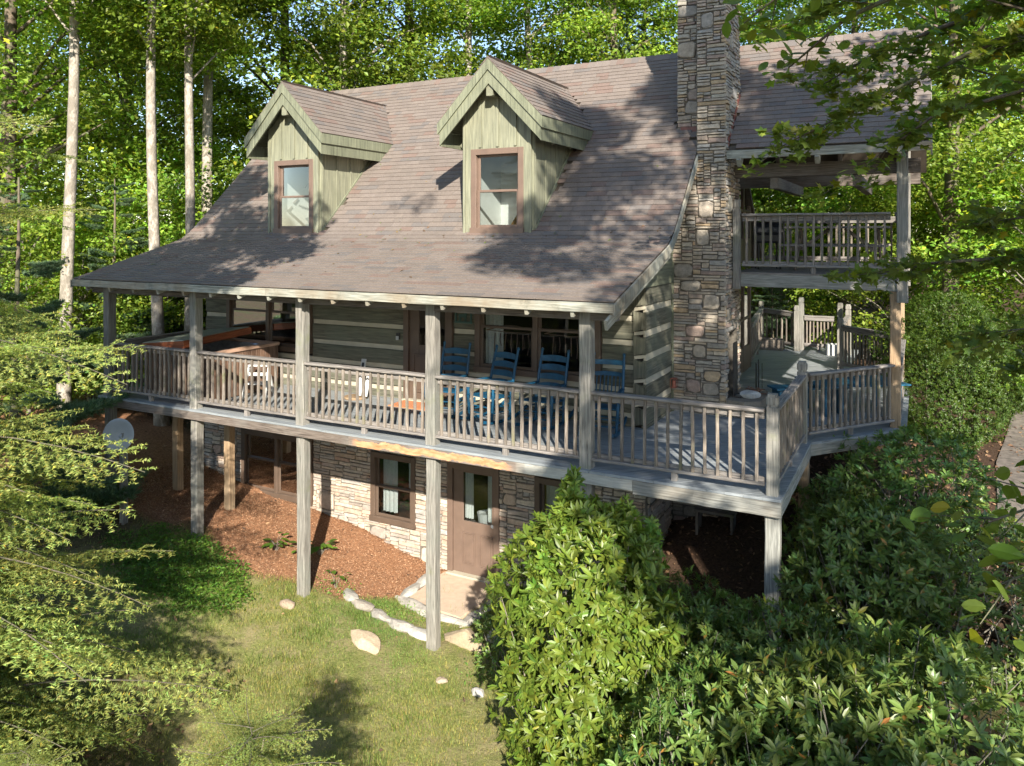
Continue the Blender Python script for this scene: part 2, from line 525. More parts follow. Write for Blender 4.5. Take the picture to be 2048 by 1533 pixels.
def axis_pts(lo, hi, step, far):
    c = list(np.arange(lo, hi + 1e-6, step)); s = step; v = hi
    while v < far: s *= 1.35; v += s; c.append(v)
    s = step; v = lo; pre = []
    while v > -far: s *= 1.35; v -= s; pre.append(v)
    return np.array(pre[::-1] + c)
gx = axis_pts(-10, 5.5, 0.11, 400); gy = axis_pts(-5.5, 5, 0.11, 400)
GX, GY = np.meshgrid(gx, gy)
GZ = np.concatenate([ground_z(GX[i:i + 40], GY[i:i + 40]) for i in range(0, len(gy), 40)])
GZ = np.where((GX > -9.1) & (GX < -0.05) & (GY > 2.24) & (GY < 8.8), np.minimum(GZ, -2.95), GZ)   # dug out for the basement
rng = np.random.default_rng(3)
near = (GX > -11) & (GX < 6.5) & (GY > -6.5) & (GY < 6)
GZ = GZ + near * rng.normal(0, 0.010, GZ.shape)
lw, mu, di = zones(GX, GY)
nx, ny = len(gx), len(gy)
ii = (np.arange(ny - 1)[:, None] * nx + np.arange(nx - 1)[None]).ravel()
GF = np.stack([ii, ii + 1, ii + nx + 1, ii + nx], 1)
def groundmat():
    t = NT('ground')
    a = t.n('Attribute'); a.attribute_name = 'Col'
    sep = t.n('SeparateColor'); t.l(a.outputs['Color'], sep.inputs[0])
    p = t.pos()
    n1 = t.noise(p, 3.0, 6, 0.7); n2 = t.noise(p, 28.0, 5, 0.7); n3 = t.noise(p, 0.9, 4, 0.6)
    lawn = t.ramp(n2, [(0.3, (0.11, 0.13, 0.035)), (0.7, (0.26, 0.265, 0.095))])
    lawn = t.mix(t.ramp(n1, [(0.42, 0.0), (0.62, 0.65)]), lawn, (0.30, 0.24, 0.14))
    mul = t.ramp(n2, [(0.28, (0.11, 0.056, 0.034)), (0.5, (0.27, 0.135, 0.072)), (0.72, (0.38, 0.215, 0.12))])
    dirt = t.ramp(n2, [(0.3, (0.035, 0.022, 0.016)), (0.7, (0.12, 0.075, 0.05))])
    fl = t.ramp(n2, [(0.3, (0.03, 0.022, 0.014)), (0.7, (0.13, 0.095, 0.055))])
    fl = t.mix(t.ramp(n3, [(0.5, 0.0), (0.65, 0.6)]), fl, (0.05, 0.075, 0.02))
    c = t.mix(sep.outputs[0], fl, lawn)
    c = t.mix(sep.outputs[2], c, dirt)
    c = t.mix(sep.outputs[1], c, mul)
    t.base(c); t.rough(0.97); t.b.inputs['Specular IOR Level'].default_value = 0.1
    t.bump(n2, 0.7, 0.03)
    return t.m
me = np_mesh('ground', np.stack([GX.ravel(), GY.ravel(), GZ.ravel()], 1), GF, groundmat(), np.stack([lw.ravel(), mu.ravel(), di.ravel()], 1), True)
tag(link(bpy.data.objects.new('ground', me)), kind='structure')

# ------------------------------------------------------------------ the cabin
YW = 2.13            # front wall
XL, XR = -9.55, 0.45  # roof ends
HOUSE = empty('log_cabin', (-4.5, 4.0, -2.8), 0, 'weathered log cabin with brown shingle roof, two dormers, stone chimney and wraparound porch', 'cabin')

def part(mb, name, mat, parent=None, **k): return mb.obj(name, mat, parent or HOUSE, **k)

# --- roof surface profile (top), eave to ridge
PROF = [(-0.34, 2.045), (1.60, 2.62), (1.85, 2.70), (2.02, 2.79), (2.18, 2.915), (2.35, 3.075), (5.5, 6.2)]
plen = [0.0]
for i in range(len(PROF) - 1):
    plen.append(plen[-1] + math.hypot(PROF[i + 1][0] - PROF[i][0], PROF[i + 1][1] - PROF[i][1]))
def prof_at(s):
    for i in range(len(PROF) - 1):
        if s <= plen[i + 1] or i == len(PROF) - 2:
            t = (s - plen[i]) / (plen[i + 1] - plen[i])
            a, b = PROF[i], PROF[i + 1]
            return a[0] + (b[0] - a[0]) * t, a[1] + (b[1] - a[1]) * t, math.atan2(b[1] - a[1], b[0] - a[0])
def roof_z(y):
    return float(np.interp(y, [p[0] for p in PROF], [p[1] for p in PROF]))
DXC = (-6.75, -2.415)   # dormer centres
TH = 0.09
roof = MB()
def slab(x0, x1, ys):
    for a, b in zip(ys[:-1], ys[1:]):
        za, zb = roof_z(a) - 0.022, roof_z(b) - 0.022
        roof.prism([(a, za), (b, zb), (b, zb - TH * 1.35), (a, za - TH * 1.1)], 0, x0, x1)
ylow = [-0.34, 1.60, 1.85, 2.02, 2.13]
xs = [XL, DXC[0] - 0.6, DXC[0] + 0.6, DXC[1] - 0.6, DXC[1] + 0.6, XR]
slab(XL, XR, ylow)
for k in range(5):
    if k in (1, 3): slab(xs[k], xs[k + 1], [4.2, 5.5])
    elif k == 4: slab(xs[k], 0.03, [2.13, 2.18, 2.35, 5.5]); slab(0.03, XR, [2.13, 2.18, 2.35, 3.85])
    else: slab(xs[k], xs[k + 1], [2.13, 2.18, 2.35, 5.5])
slab(0.93, 3.70, [3.43, 4.45]); slab(0.03, 3.70, [4.45, 5.5])
roof.prism([(5.5, 6.2), (9.3, 2.4), (9.3, 2.28), (5.5, 6.08)], 0, XL, 0.45)
roof.prism([(5.5, 6.2), (7.6, 4.1), (7.6, 3.98), (5.5, 6.08)], 0, 0.45, 3.70)
ROOF = part(roof, 'roof', M_SOFF)

# --- shingles
SH = [(0.172, 0.141, 0.123), (0.178, 0.146, 0.127), (0.166, 0.137, 0.119), (0.181, 0.149, 0.129), (0.174, 0.125, 0.105), (0.147, 0.129, 0.12), (0.174, 0.143, 0.125), (0.186, 0.154, 0.135), (0.176, 0.144, 0.125)]
def shingle_verts(wd):
    L, t = 0.155, 0.016
    x = wd / 2 - 0.002
    return np.array([(-x, 0, 0), (x, 0, 0), (x, L, 0), (-x, L, 0), (-x, 0, t), (x, 0, t), (x, L, 0.0015), (-x, L, 0.0015)], float)
SHF = np.array([(3, 2, 1, 0), (4, 5, 6, 7), (0, 1, 5, 4), (1, 2, 6, 5), (2, 3, 7, 6), (3, 0, 4, 7)])
SHW = [0.17, 0.25, 0.34]
SHM = [np_mesh('shingle', shingle_verts(w_), SHF, M_SHIN) for w_ in SHW]
SHL = []   # (origin, along, up, width index, xscale, colour, owner)
EXPO = 0.114
def in_dormer(x, y):
    for c in DXC:
        if abs(x - c) < 0.64 and 2.10 < y < 4.2: return True
        if 2.0 < y < 4.9 and y + 0.7 < 5.52 - abs(x - c) * 1.03 and abs(x - c) < 0.9 and y > 2.13 and (abs(x - c) < 0.64): return True
    return False
def blocked(x, y):
    if y > 3.43 and 0.45 < x < 0.93 and y < 4.45: return True
    if 0.03 < x <= 0.47 and 3.85 < y < 4.45: return True
    return in_dormer(x, y)
nc = int(plen[-1] / EXPO)
for k in range(nc + 1):
    s = k * EXPO
    y, z, th = prof_at(s)
    if y > 5.45: break
    y2, z2, _t = prof_at(min(s + EXPO, plen[-1] - 1e-4))
    if y2 > y + 0.01: th = math.atan2(z2 - z, y2 - y)   # lie on the next course, so the flare stays closed
    x1 = XR if y < 3.40 else 3.72
    x = XL - 0.02 - random.uniform(0, 0.25)
    tone = random.uniform(0.97, 1.03)
    while x < x1:
        wi = random.choice((0, 1, 1, 2, 2))
        a, b = max(x, XL - 0.02), min(x + SHW[wi], x1 + 0.02)
        x += SHW[wi]
        if b - a < 0.04: continue
        cx = (a + b) / 2
        if blocked(cx, y + 0.03): continue
        if y > 3.40 and y < 4.45 and a < 0.93 < b: a = 0.93; cx = (a + b) / 2
        c = random.choice(SH); v = tone * random.uniform(0.96, 1.04)
        n = Vector((0, -math.sin(th), math.cos(th)))
        SHL.append((Vector((cx, y, z)) + n * 0.006, Vector((1, 0, 0)), Vector((0, math.cos(th), math.sin(th))), wi, (b - a) / SHW[wi], [q * v for q in c], 0))
# dormer slopes
for di_, xc in enumerate(DXC):
    for sgn in (-1, 1):
        sl_len = 0.94 * math.hypot(1, 1.03)
        up = Vector((-sgn, 0, 1.03)).normalized()
        al = Vector((0, sgn, 0)) 
        k = 0
        while k * EXPO < sl_len - 0.05:
            p0 = Vector((xc + sgn * 0.94, 0, 5.6 - 0.94 * 1.03)) + up * (k * EXPO)
            y = 1.80 - random.uniform(0, 0.2); yend = p0.z - 0.7 + 0.16
            while y < yend:
                wi = random.choice((0, 1, 2, 2)); a, b = max(y, 1.80), min(y + SHW[wi], yend); y += SHW[wi]
                if b - a < 0.04: continue
                nrm = Vector((sgn * 1.03, 0, 1)).normalized()
                c = random.choice(SH); v = random.uniform(0.95, 1.05)
                SHL.append((Vector((p0.x, (a + b) / 2, p0.z)) + nrm * 0.006, al, up, wi, (b - a) / SHW[wi], [q * v for q in c], di_ + 1))
            k += 1
def sh_area(e):
    o, al, up, wi, sx, c, ow = e
    hw = SHW[wi] * sx / 2
    P = np.array([o - al * hw, o + al * hw, o + al * hw + up * EXPO, o - al * hw + up * EXPO])
    u, v, d = project(P)
    if u.mean() < 0 or u.mean() > 2048 or v.mean() < 0: return 0
    return abs(0.5 * np.sum(u * np.roll(v, -1) - v * np.roll(u, -1)))
ar = np.array([sh_area(e) for e in SHL])
order = np.argsort(-ar)
top = set(order[:300].tolist())

# ------------------------------------------------------------------ dormers
DORM = []
def window(parent, x0, x1, z0, z1, y, name='window', units=1, cas=0.09, mc=M_BROWN, ms=M_BROWN, deep=True, depth=0.08, meet=0.5, curtain=None, screen=None):
    """double-hung window facing -Y: casing, sashes with meeting rails, panes"""
    cz = MB()
    yo = y - 0.035
    cz.box((x0, yo, z0), (x0 + cas, y + depth, z1)).box((x1 - cas, yo, z0), (x1, y + depth, z1))
    cz.box((x0 + cas, yo - 0.004, z1 - cas), (x1 - cas, y + depth, z1)).box((x0 - 0.01, yo - 0.02, z0 - 0.02), (x1 + 0.01, y + depth, z0 + cas * 0.8))
    xa, xb = x0 + cas, x1 - cas
    wu = (xb - xa) / units
    for k in range(1, units): cz.box((xa + k * wu - 0.035, yo + 0.01, z0 + cas * 0.8), (xa + k * wu + 0.035, y + depth, z1 - cas))
    C = cz.obj(name if deep else 'window_frame', mc, parent)
    sub = C if deep else parent
    za, zb = z0 + cas * 0.8, z1 - cas
    zm = za + (zb - za) * meet
    for k in range(units):
        a = xa + k * wu + (0.035 if k else 0); b = xa + (k + 1) * wu - (0.035 if k < units - 1 else 0)
        for (lo, hi, yy) in ((za, zm + 0.02, y + 0.012), (zm - 0.02, zb, y + 0.04)):
            f = MB(); t = 0.045
            f.box((a, yy, lo), (a + t, yy + 0.028, hi)).box((b - t, yy, lo), (b, yy + 0.028, hi))
            f.box((a + t, yy + 0.001, hi - t * 0.8), (b - t, yy + 0.027, hi)).box((a + t, yy + 0.001, lo), (b - t, yy + 0.027, lo + t))
            f.obj('sash', ms, sub)
            MB().box((a + t, yy + 0.012, lo + t), (b - t, yy + 0.016, hi - t * 0.8), 0).obj('pane', M_GLASS, sub)
        if curtain:
            for side in (curtain if isinstance(curtain, str) else 'lr'):
                cw = (b - a) * 0.32
                ca, cb = (a, a + cw) if side == 'l' else (b - cw, b)
                draw_curtain(sub, ca, cb, za, zb, y + 0.16, side)
    return C
def draw_curtain(sub, x0, x1, z0, z1, y, side, mat=None, tie=True):
    m = MB(); n = 14; rows = 9
    for r in range(rows + 1):
        t = r / rows
        pinch = 1.0 - (0.45 * math.exp(-((t - 0.38) / 0.16) ** 2) if tie else 0)
        for i in range(n + 1):
            u = i / n
            uu = u * pinch if side == 'l' else 1 - (1 - u) * pinch
            m.v.append((x0 + (x1 - x0) * uu, y + 0.018 * math.sin(u * 21) * (0.6 + 0.4 * pinch), z0 + (z1 - z0) * t))
    for r in range(rows):
        for i in range(n):
            q = r * (n + 1) + i
            m.face((q, q + 1, q + n + 2, q + n + 1))
    m.obj('curtain', mat or M_CURT, sub, smooth=True)

for di_, xc in enumerate(DXC):
    hw = 0.62
    cheek = lambda x: MB().prism([(2.13, 2.84), (2.13, 4.95), (4.2, 4.95), (4.2, 4.9)], 0, x - 0.03, x + 0.03)
    D_ = part(cheek(xc + hw), 'dormer', M_SAGE)
    cheek(xc - hw).obj('side_wall', M_SAGE, D_)
    DORM.append(D_)
    rz = lambda dx: 5.53 - abs(dx) * 1.03 - 0.10
    # front boards
    def fb(x0, x1, z0, name='board', y0=2.10, y1=2.14, mat=M_SAGE):
        pts = [(xc + x0, z0), (xc + x1, z0), (xc + x1, rz(x1))]
        if x0 < 0 < x1: pts.append((xc, rz(0)))
        pts.append((xc + x0, rz(x0)))
        MB().prism(pts, 1, y0, y1).obj(name, mat, D_)
    fb(-0.62, -0.47, 2.80); fb(0.47, 0.62, 2.80)
    fb(-0.468, -0.16, 4.20); fb(-0.158, 0.158, 4.20); fb(0.16, 0.468, 4.20)
    MB().box((xc - 0.468, 2.10, 2.78), (xc + 0.468, 2.14, 2.862)).obj('board', M_SAGE, D_)
    for bx in (-0.60, -0.3, 0.02, 0.34, 0.60):
        z0 = 2.80 if abs(bx) > 0.5 else 4.24
        fb(bx - 0.022, bx + 0.022, z0, 'batten', 2.075, 2.098)
    # battens on the cheeks, corner board
    for sgn in (-1, 1):
        x = xc + sgn * (hw + 0.045)
        for by in (2.16, 2.55, 2.95, 3.35, 3.75):
            zb = by + 0.72
            MB().box((min(x, x - sgn * 0.012), by - 0.022, zb), (max(x, x - sgn * 0.012), by + 0.022, 4.93), 0.002).obj('batten', M_SAGE, D_)
        MB().beam((x, 2.16, 2.90), (x, 4.05, 4.79), 0.025, 0.07, (0, -1, 1)).obj('flashing_board', M_SAGED, D_)
    # roof slabs
    for sgn in (-1, 1):
        rs = MB()
        n = 6
        z0 = 5.6 - 0.94 * 1.03
        e = lambda dx, zo: (xc + sgn * dx, 5.6 - dx * 1.03 - zo)
        # top follows the valley: built as strips up the slope
        for k in range(n):
            a_, b_ = 0.94 * (1 - k / n), 0.94 * (1 - (k + 1) / n)
            za, zb = 5.6 - a_ * 1.03, 5.6 - b_ * 1.03
            ya, yb = za - 0.7 + 0.06, zb - 0.7 + 0.06
            top_ = [(xc + sgn * a_, 1.82, za), (xc + sgn * a_, ya, za), (xc + sgn * b_, yb, zb), (xc + sgn * b_, 1.82, zb)]
            bot = [(p[0], p[1], p[2] - 0.13) for p in top_]
            st = len(rs.v); rs.v += top_ + bot
            for f in ((0, 1, 2, 3), (7, 6, 5, 4), (0, 4, 5, 1), (1, 5, 6, 2), (2, 6, 7, 3), (3, 7, 4, 0)): rs.face([st + q for q in f])
        rs.obj('dormer_roof', M_SAGED, D_)
        # rake boards in two tiers
        MB().prism([e(0, 0.0), e(0.945, 0.0), e(0.945, 0.17), e(0, 0.17)], 1, 1.795, 1.819).obj('rake_board', M_SAGED, D_)
        MB().prism([e(0, 0.172), e(0.915, 0.172), e(0.915, 0.39), e(0, 0.39)], 1, 1.822, 1.85).obj('rake_board', M_SAGED, D_)
        # eave fascia in two tiers
        zt = 5.6 - 0.945 * 1.03
        for (xo, zo0, zo1, y0) in ((0.945, 0.0, 0.17, 1.8205), (0.915, 0.172, 0.36, 1.8515)):
            xx = xc + sgn * xo
            z1 = zt - zo0 + (0.03 if xo < 0.94 else 0.0); z0_ = zt - zo1
            MB().prism([(y0, z0_), (y0, z1), (z1 - 0.66, z1), (z0_ - 0.66, z0_)], 0, min(xx, xx - sgn * 0.026), max(xx, xx - sgn * 0.026)).obj('fascia_board', M_SAGED, D_)
        # soffit boards, rafter tails
        for yy in (2.45, 3.15):
            MB().beam((xc + sgn * 0.60, yy, 4.56), (xc + sgn * 0.86, yy, 4.30), 0.06, 0.12, (0, 0, 1)).obj('rafter_tail', M_SAGE, D_)
    MB().box((xc - 0.06, 1.86, 5.02), (xc + 0.06, 2.20, 5.2), 0.01).obj('ridge_beam', M_SAGE, D_)
    window(D_, xc - 0.48, xc + 0.48, 2.865, 4.215, 2.12, deep=False, mc=M_BROWNL, ms=M_BROWNL, cas=0.095)
    # inside: white walls, a near-black panel in place of indoor shade, floor, timber
    for sgn in (-1, 1):
        MB().prism([(2.16, 2.7), (2.16, 4.80), (3.6, 4.80), (3.6, 2.7)], 0, xc + sgn * 0.585 - 0.003, xc + sgn * 0.585 + 0.003).obj('inner_wall', M_WHITE, D_)
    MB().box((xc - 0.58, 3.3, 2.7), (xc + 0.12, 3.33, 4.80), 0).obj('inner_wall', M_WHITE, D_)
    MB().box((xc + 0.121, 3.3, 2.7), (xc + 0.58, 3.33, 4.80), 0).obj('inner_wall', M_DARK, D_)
    MB().box((xc - 0.58, 2.2, 2.66), (xc + 0.58, 3.3, 2.70), 0).obj('inner_floor', M_TAN, D_)
    MB().beam((xc - 0.05, 2.55, 2.72), (xc + 0.50, 2.75, 3.65), 0.15, 0.15, (0, 1, 0)).obj('timber', M_BEAMO, D_)

def sh_matrix(e):
    o, al, up, wi, sx, c, ow = e
    n = al.cross(up)
    return Matrix(((al.x, up.x, n.x), (al.y, up.y, n.y), (al.z, up.z, n.z)))
joined = {0: ([], [], []), 1: ([], [], []), 2: ([], [], [])}
for i, e in enumerate(SHL):
    o, al, up, wi, sx, c, ow = e
    Mx = sh_matrix(e)
    par = ROOF if ow == 0 else DORM[ow - 1]
    if i in top:
        inst('shingle', SHM[wi], par, o, Mx.to_euler(), (sx, 1, 1), c)
    else:
        V = shingle_verts(SHW[wi]) * np.array([sx, 1, 1])
        V = V @ np.array(Mx).T + np.array(o)
        J = joined[ow]
        J[1].append(SHF + 8 * len(J[0])); J[0].append(V); J[2].append(np.repeat([c], 8, 0))
for ow, J in joined.items():
    if J[0]:
        me = np_mesh('shingles', np.concatenate(J[0]), np.concatenate(J[1]), M_SHINJ, np.concatenate(J[2]))
        stuff('shingles', me, ROOF if ow == 0 else DORM[ow - 1])
# ridge caps
def cap_mesh(hw, ln, dz):
    m = MB(); t = 0.014
    for (y0, zz) in ((0, t), (ln + 0.04, 0.002)):
        m.v += [(y0, -hw, -dz), (y0, 0, 0), (y0, hw, -dz), (y0, -hw, -dz + zz), (y0, 0, zz), (y0, hw, -dz + zz)]
    for f in ((0, 3, 4, 1), (1, 4, 5, 2), (6, 7, 10, 9), (7, 8, 11, 10), (3, 9, 10, 4), (4, 10, 11, 5), (0, 6, 9, 3), (2, 5, 11, 8)): m.face(f)
    return m.mesh('ridge_cap', M_SHIN)
def shade(c):
    v = random.uniform(0.85, 1.05)
    return [q * v for q in c]
CAPM = cap_mesh(0.13, 0.15, 0.125)
x = XL
while x < 3.68:
    if not (0.05 < x < 0.0): inst('ridge_cap', CAPM, ROOF, (x, 5.5, 6.222), None, None, shade(random.choice(SH)))
    x += 0.15
for di_, xc in enumerate(DXC):
    y = 1.80
    while y < 4.85:
        inst('ridge_cap', CAPM, DORM[di_], (xc, y, 5.622 - 0.05 * math.sin((y - 1.8) / 3.05 * math.pi)), (0, 0, R(90)), None, shade(random.choice(SH)))
        y += 0.15

# --- fascia, rakes, rafter tails
def strip(x0, x1, y, z0, z1, name, mat, parent=HOUSE, seg=8):
    MB().beam((x0, y, (z0 + z1) / 2), (x1, y, (z0 + z1) / 2), 0.028, z1 - z0, (0, 0, 1), 0.003, seg, 0.0035).obj(name, mat, parent)
strip(XL, -4.95, -0.36, 1.925, 2.04, 'fascia_board', M_FASC)
strip(-4.946, XR + 0.02, -0.36, 1.925, 2.04, 'fascia_board', M_FASC)
for (xe, sg) in ((XR + 0.035, 1), (XL - 0.035, -1)):
    pts = [(-0.375, 2.03)] + [(p[0], p[1] - 0.012) for p in PROF[1:6]] + [((3.38, 4.08) if sg > 0 else (5.5, 6.19))]
    for a, b in zip(pts[:-1], pts[1:]):
        MB().prism([a, b, (b[0], b[1] - 0.15), (a[0], a[1] - 0.13)], 0, xe - 0.014, xe + 0.014).obj('rake_board', M_FASC, HOUSE)
    if sg > 0:
        MB().beam((xe - 0.05, -0.50, 1.80), (xe - 0.05, 2.0, 2.56), 0.04, 0.12, (0, 0, 1)).obj('barge_rafter', M_FASC, HOUSE)
tailm = MB().beam((0, 0, 0), (0, 0.55, 0.16), 0.045, 0.10, (0, 0, 1), 0.002).mesh('rafter_tail', M_FASC)
x = -9.2
while x < 0.3:
    inst('rafter_tail', tailm, HOUSE, (x, -0.345, 1.905))
    x += 0.61
# porch ceiling rafters and beam
MB().box((XL + 0.1, -0.07, 1.80), (XR - 0.05, 0.07, 1.94)).obj('porch_beam', M_BEAMD, HOUSE)

# ------------------------------------------------------------------ log walls
LOGS = MB()
LOGS.box((-9.1, 2.20, -0.1), (0.0, 2.24, 0.62), 0)
for a, b in ((-9.1, -8.42), (-6.40, -4.18), (-3.32, -2.75), (-0.70, 0.0)):
    LOGS.box((a, 2.20, 0.62), (b, 2.24, 2.7), 0)
LOGS.box((-9.1, 2.20, 2.02), (0.0, 2.24, 2.7), 0)
LOGS.box((-0.02, 2.2, -0.1), (0.02, 8.9, 2.7), 0).box((-9.15, 2.2, -0.1), (-9.11, 8.9, 2.7), 0)
LOGS.box((-9.15, 8.9, -2.8), (0.05, 8.94, 2.7), 0)
LOGS.box((-9.1, 3.5, -0.05), (-0.03, 3.54, 2.9), 0).box((-9.1, 2.25, 2.3), (-0.03, 3.49, 2.34), 0)  # dark sheets behind the porch windows, standing in for the unlit room
LOGS.box((-9.1, 2.25, -0.12), (-0.03, 8.89, -0.06), 0)
LW = part(LOGS, 'log_wall', M_DARK)
ch = [0.16, 0.535, 0.87, 1.23, 1.59, 1.95]
rows = [(-0.03, 0.122)] + [(ch[i] + 0.038, ch[i + 1] - 0.038) for i in range(5)] + [(1.99, 2.30)]
def segs(z0, z1):
    s = [(-9.12, -0.12)]
    cut = []
    if z1 > 0.60: cut += [(-8.50, -6.31), (-2.83, -0.63)]
    cut.append((-4.25, -3.25))
    for c0, c1 in cut:
        out = []
        for a, b in s:
            if c0 > a and c1 < b: out += [(a, c0), (c1, b)]
            else: out.append((a, b))
        s = out
    return s
for z0, z1 in rows:
    if z1 > 0.60 and z0 < 0.60: z1c = z1
    for a, b in segs(z0, z1):
        MB().beam((a, 2.165, (z0 + z1) / 2), (b, 2.165, (z0 + z1) / 2), 0.07 + random.uniform(-0.006, 0.006), z1 - z0, (0, 0, 1), 0.02, max(1, int((b - a) / 0.5)), 0.004).obj('log', M_LOG, LW)
for c in ch:
    for a, b in segs(c - 0.04, c + 0.04):
        MB().beam((a, 2.178, c), (b, 2.178, c), 0.04, 0.09, (0, 0, 1), 0.004, max(1, int((b - a) / 0.4)), 0.003).obj('chinking', M_CHINK, LW)
# right-hand wall: rows half a log higher
chs = [0.0, 0.335, 0.68, 1.03, 1.38, 1.74, 2.10]
for i in range(len(chs) - 1):
    z0, z1 = chs[i] + 0.045, chs[i + 1] - 0.045
    MB().beam((0.035, 2.10, (z0 + z1) / 2), (0.035, 3.45, (z0 + z1) / 2), 0.07, z1 - z0, (0, 0, 1), 0.02, 4, 0.004).obj('log', M_LOG, LW)
    # log ends at the corner, cut as dovetails
    zc = (z0 + z1) / 2
    MB().prism([(-0.125, z0 - 0.02), (0.055, z0 + 0.03), (0.055, z1 - 0.03), (-0.125, z1 + 0.02)], 1, 2.085, 2.14).obj('log_end', M_LOG, LW)
for c in chs[1:-1]:
    MB().beam((0.032, 2.14, c), (0.032, 3.45, c), 0.04, 0.10, (0, 0, 1), 0.004, 4, 0.003).obj('chinking', M_CHINK, LW)
    MB().prism([(-0.115, c - 0.03), (0.05, c + 0.0), (0.05, c + 0.045), (-0.115, c + 0.02)], 1, 2.10, 2.139).obj('chinking', M_CHINK, LW)
MB().box((0.0, 2.09, -0.1), (0.07, 3.46, 0.04), 0.01).obj('log', M_LOG, LW)
# gable boards over the side wall
z = 2.06
while z < 4.6:
    zt = z + 0.235
    y0 = max(1.2 if z < 2.25 else z - 0.75, 1.2); y0 = max(y0, float(np.interp(zt + 0.12, [p[1] for p in PROF], [p[0] for p in PROF])))
    if y0 < 3.44:
        MB().box((0.045, y0, z), (0.085, 3.47, zt - 0.004), 0.003).obj('gable_board', M_SAGED, HOUSE)
    z = zt
MB().box((0.06, 3.40, -0.05), (0.10, 3.46, 2.4)).obj('corner_trim', M_SAGED, HOUSE)

# windows and door on the porch
W1 = window(HOUSE, -8.49, -6.32, 0.66, 2.02, 2.11, units=2, meet=0.52)
draw_curtain(W1, -8.38, -8.0, 0.75, 1.95, 2.28, 'l', M_CURTB, False)
W2 = window(HOUSE, -2.82, -0.64, 0.62, 2.02, 2.11, units=2, meet=0.52)
draw_curtain(W2, -2.72, -2.4, 0.72, 1.95, 2.28, 'l', M_CURT, False)

def door(x0, x1, z0, z1, y, gl, panels, name, knob_x):
    d = MB()
    d.box((x0, y - 0.03, z0), (x0 + 0.1, y + 0.08, z1)).box((x1 - 0.1, y - 0.03, z0), (x1, y + 0.08, z1)).box((x0 + 0.1, y - 0.032, z1 - 0.1), (x1 - 0.1, y + 0.08, z1))
    F = d.obj('door_frame', M_BROWN if name == 'door' else M_BROWNL, HOUSE)
    a, b = x0 + 0.1, x1 - 0.1
    leaf = MB(); yy = y + 0.015; mt = M_BROWN if name == 'door' else M_BROWNL
    g0, g1, h0, h1 = gl
    leaf.box((a, yy, z0), (g0, yy + 0.04, z1 - 0.1)).box((g1, yy, z0), (b, yy + 0.04, z1 - 0.1)).box((g0, yy + .001, h1), (g1, yy + 0.039, z1 - 0.1)).box((g0, yy + .001, z0), (g1, yy + 0.039, h0))
    Lf = leaf.obj('door', mt, HOUSE)
    MB().box((g0, yy + 0.015, h0), (g1, yy + 0.02, h1), 0).obj('pane', M_GLASS, Lf)
    for (p0, p1, q0, q1) in panels:
        m = MB(); t = 0.02
        m.box((p0, yy - 0.018, q0), (p0 + t, yy + 0.002, q1), 0.003).box((p1 - t, yy - 0.018, q0), (p1, yy + 0.002, q1), 0.003)
        m.box((p0 + t, yy - 0.019, q0), (p1 - t, yy + 0.001, q0 + t), 0.003).box((p0 + t, yy - 0.019, q1 - t), (p1 - t, yy + 0.001, q1), 0.003)
        m.box((p0 + 0.05, yy - 0.008, q0 + 0.05), (p1 - 0.05, yy + 0.003, q1 - 0.05), 0.006)
        m.obj('panel', mt, Lf)
    k = MB().lathe([(0.012, -0.05), (0.012, -0.02), (0.028, -0.012), (0.03, 0.0), (0.02, 0.012)], 10).obj('knob', M_GREY, Lf)
    k.rotation_euler = (R(90), 0, 0); k.location = Vector((knob_x, yy - 0.02, z0 + 0.86)) - wl(Lf)
    MB().box((x0 + 0.02, y - 0.10, z0 - 0.03), (x1 - 0.02, y + 0.05, z0)).obj('threshold', M_CHINK, HOUSE)
    return Lf
door(-4.24, -3.26, 0.03, 2.02, 2.11, (-3.94, -3.42, 0.95, 1.78), [(-4.05, -3.76, 0.15, 0.80), (-3.70, -3.42, 0.15, 0.80)], 'door', -3.40)

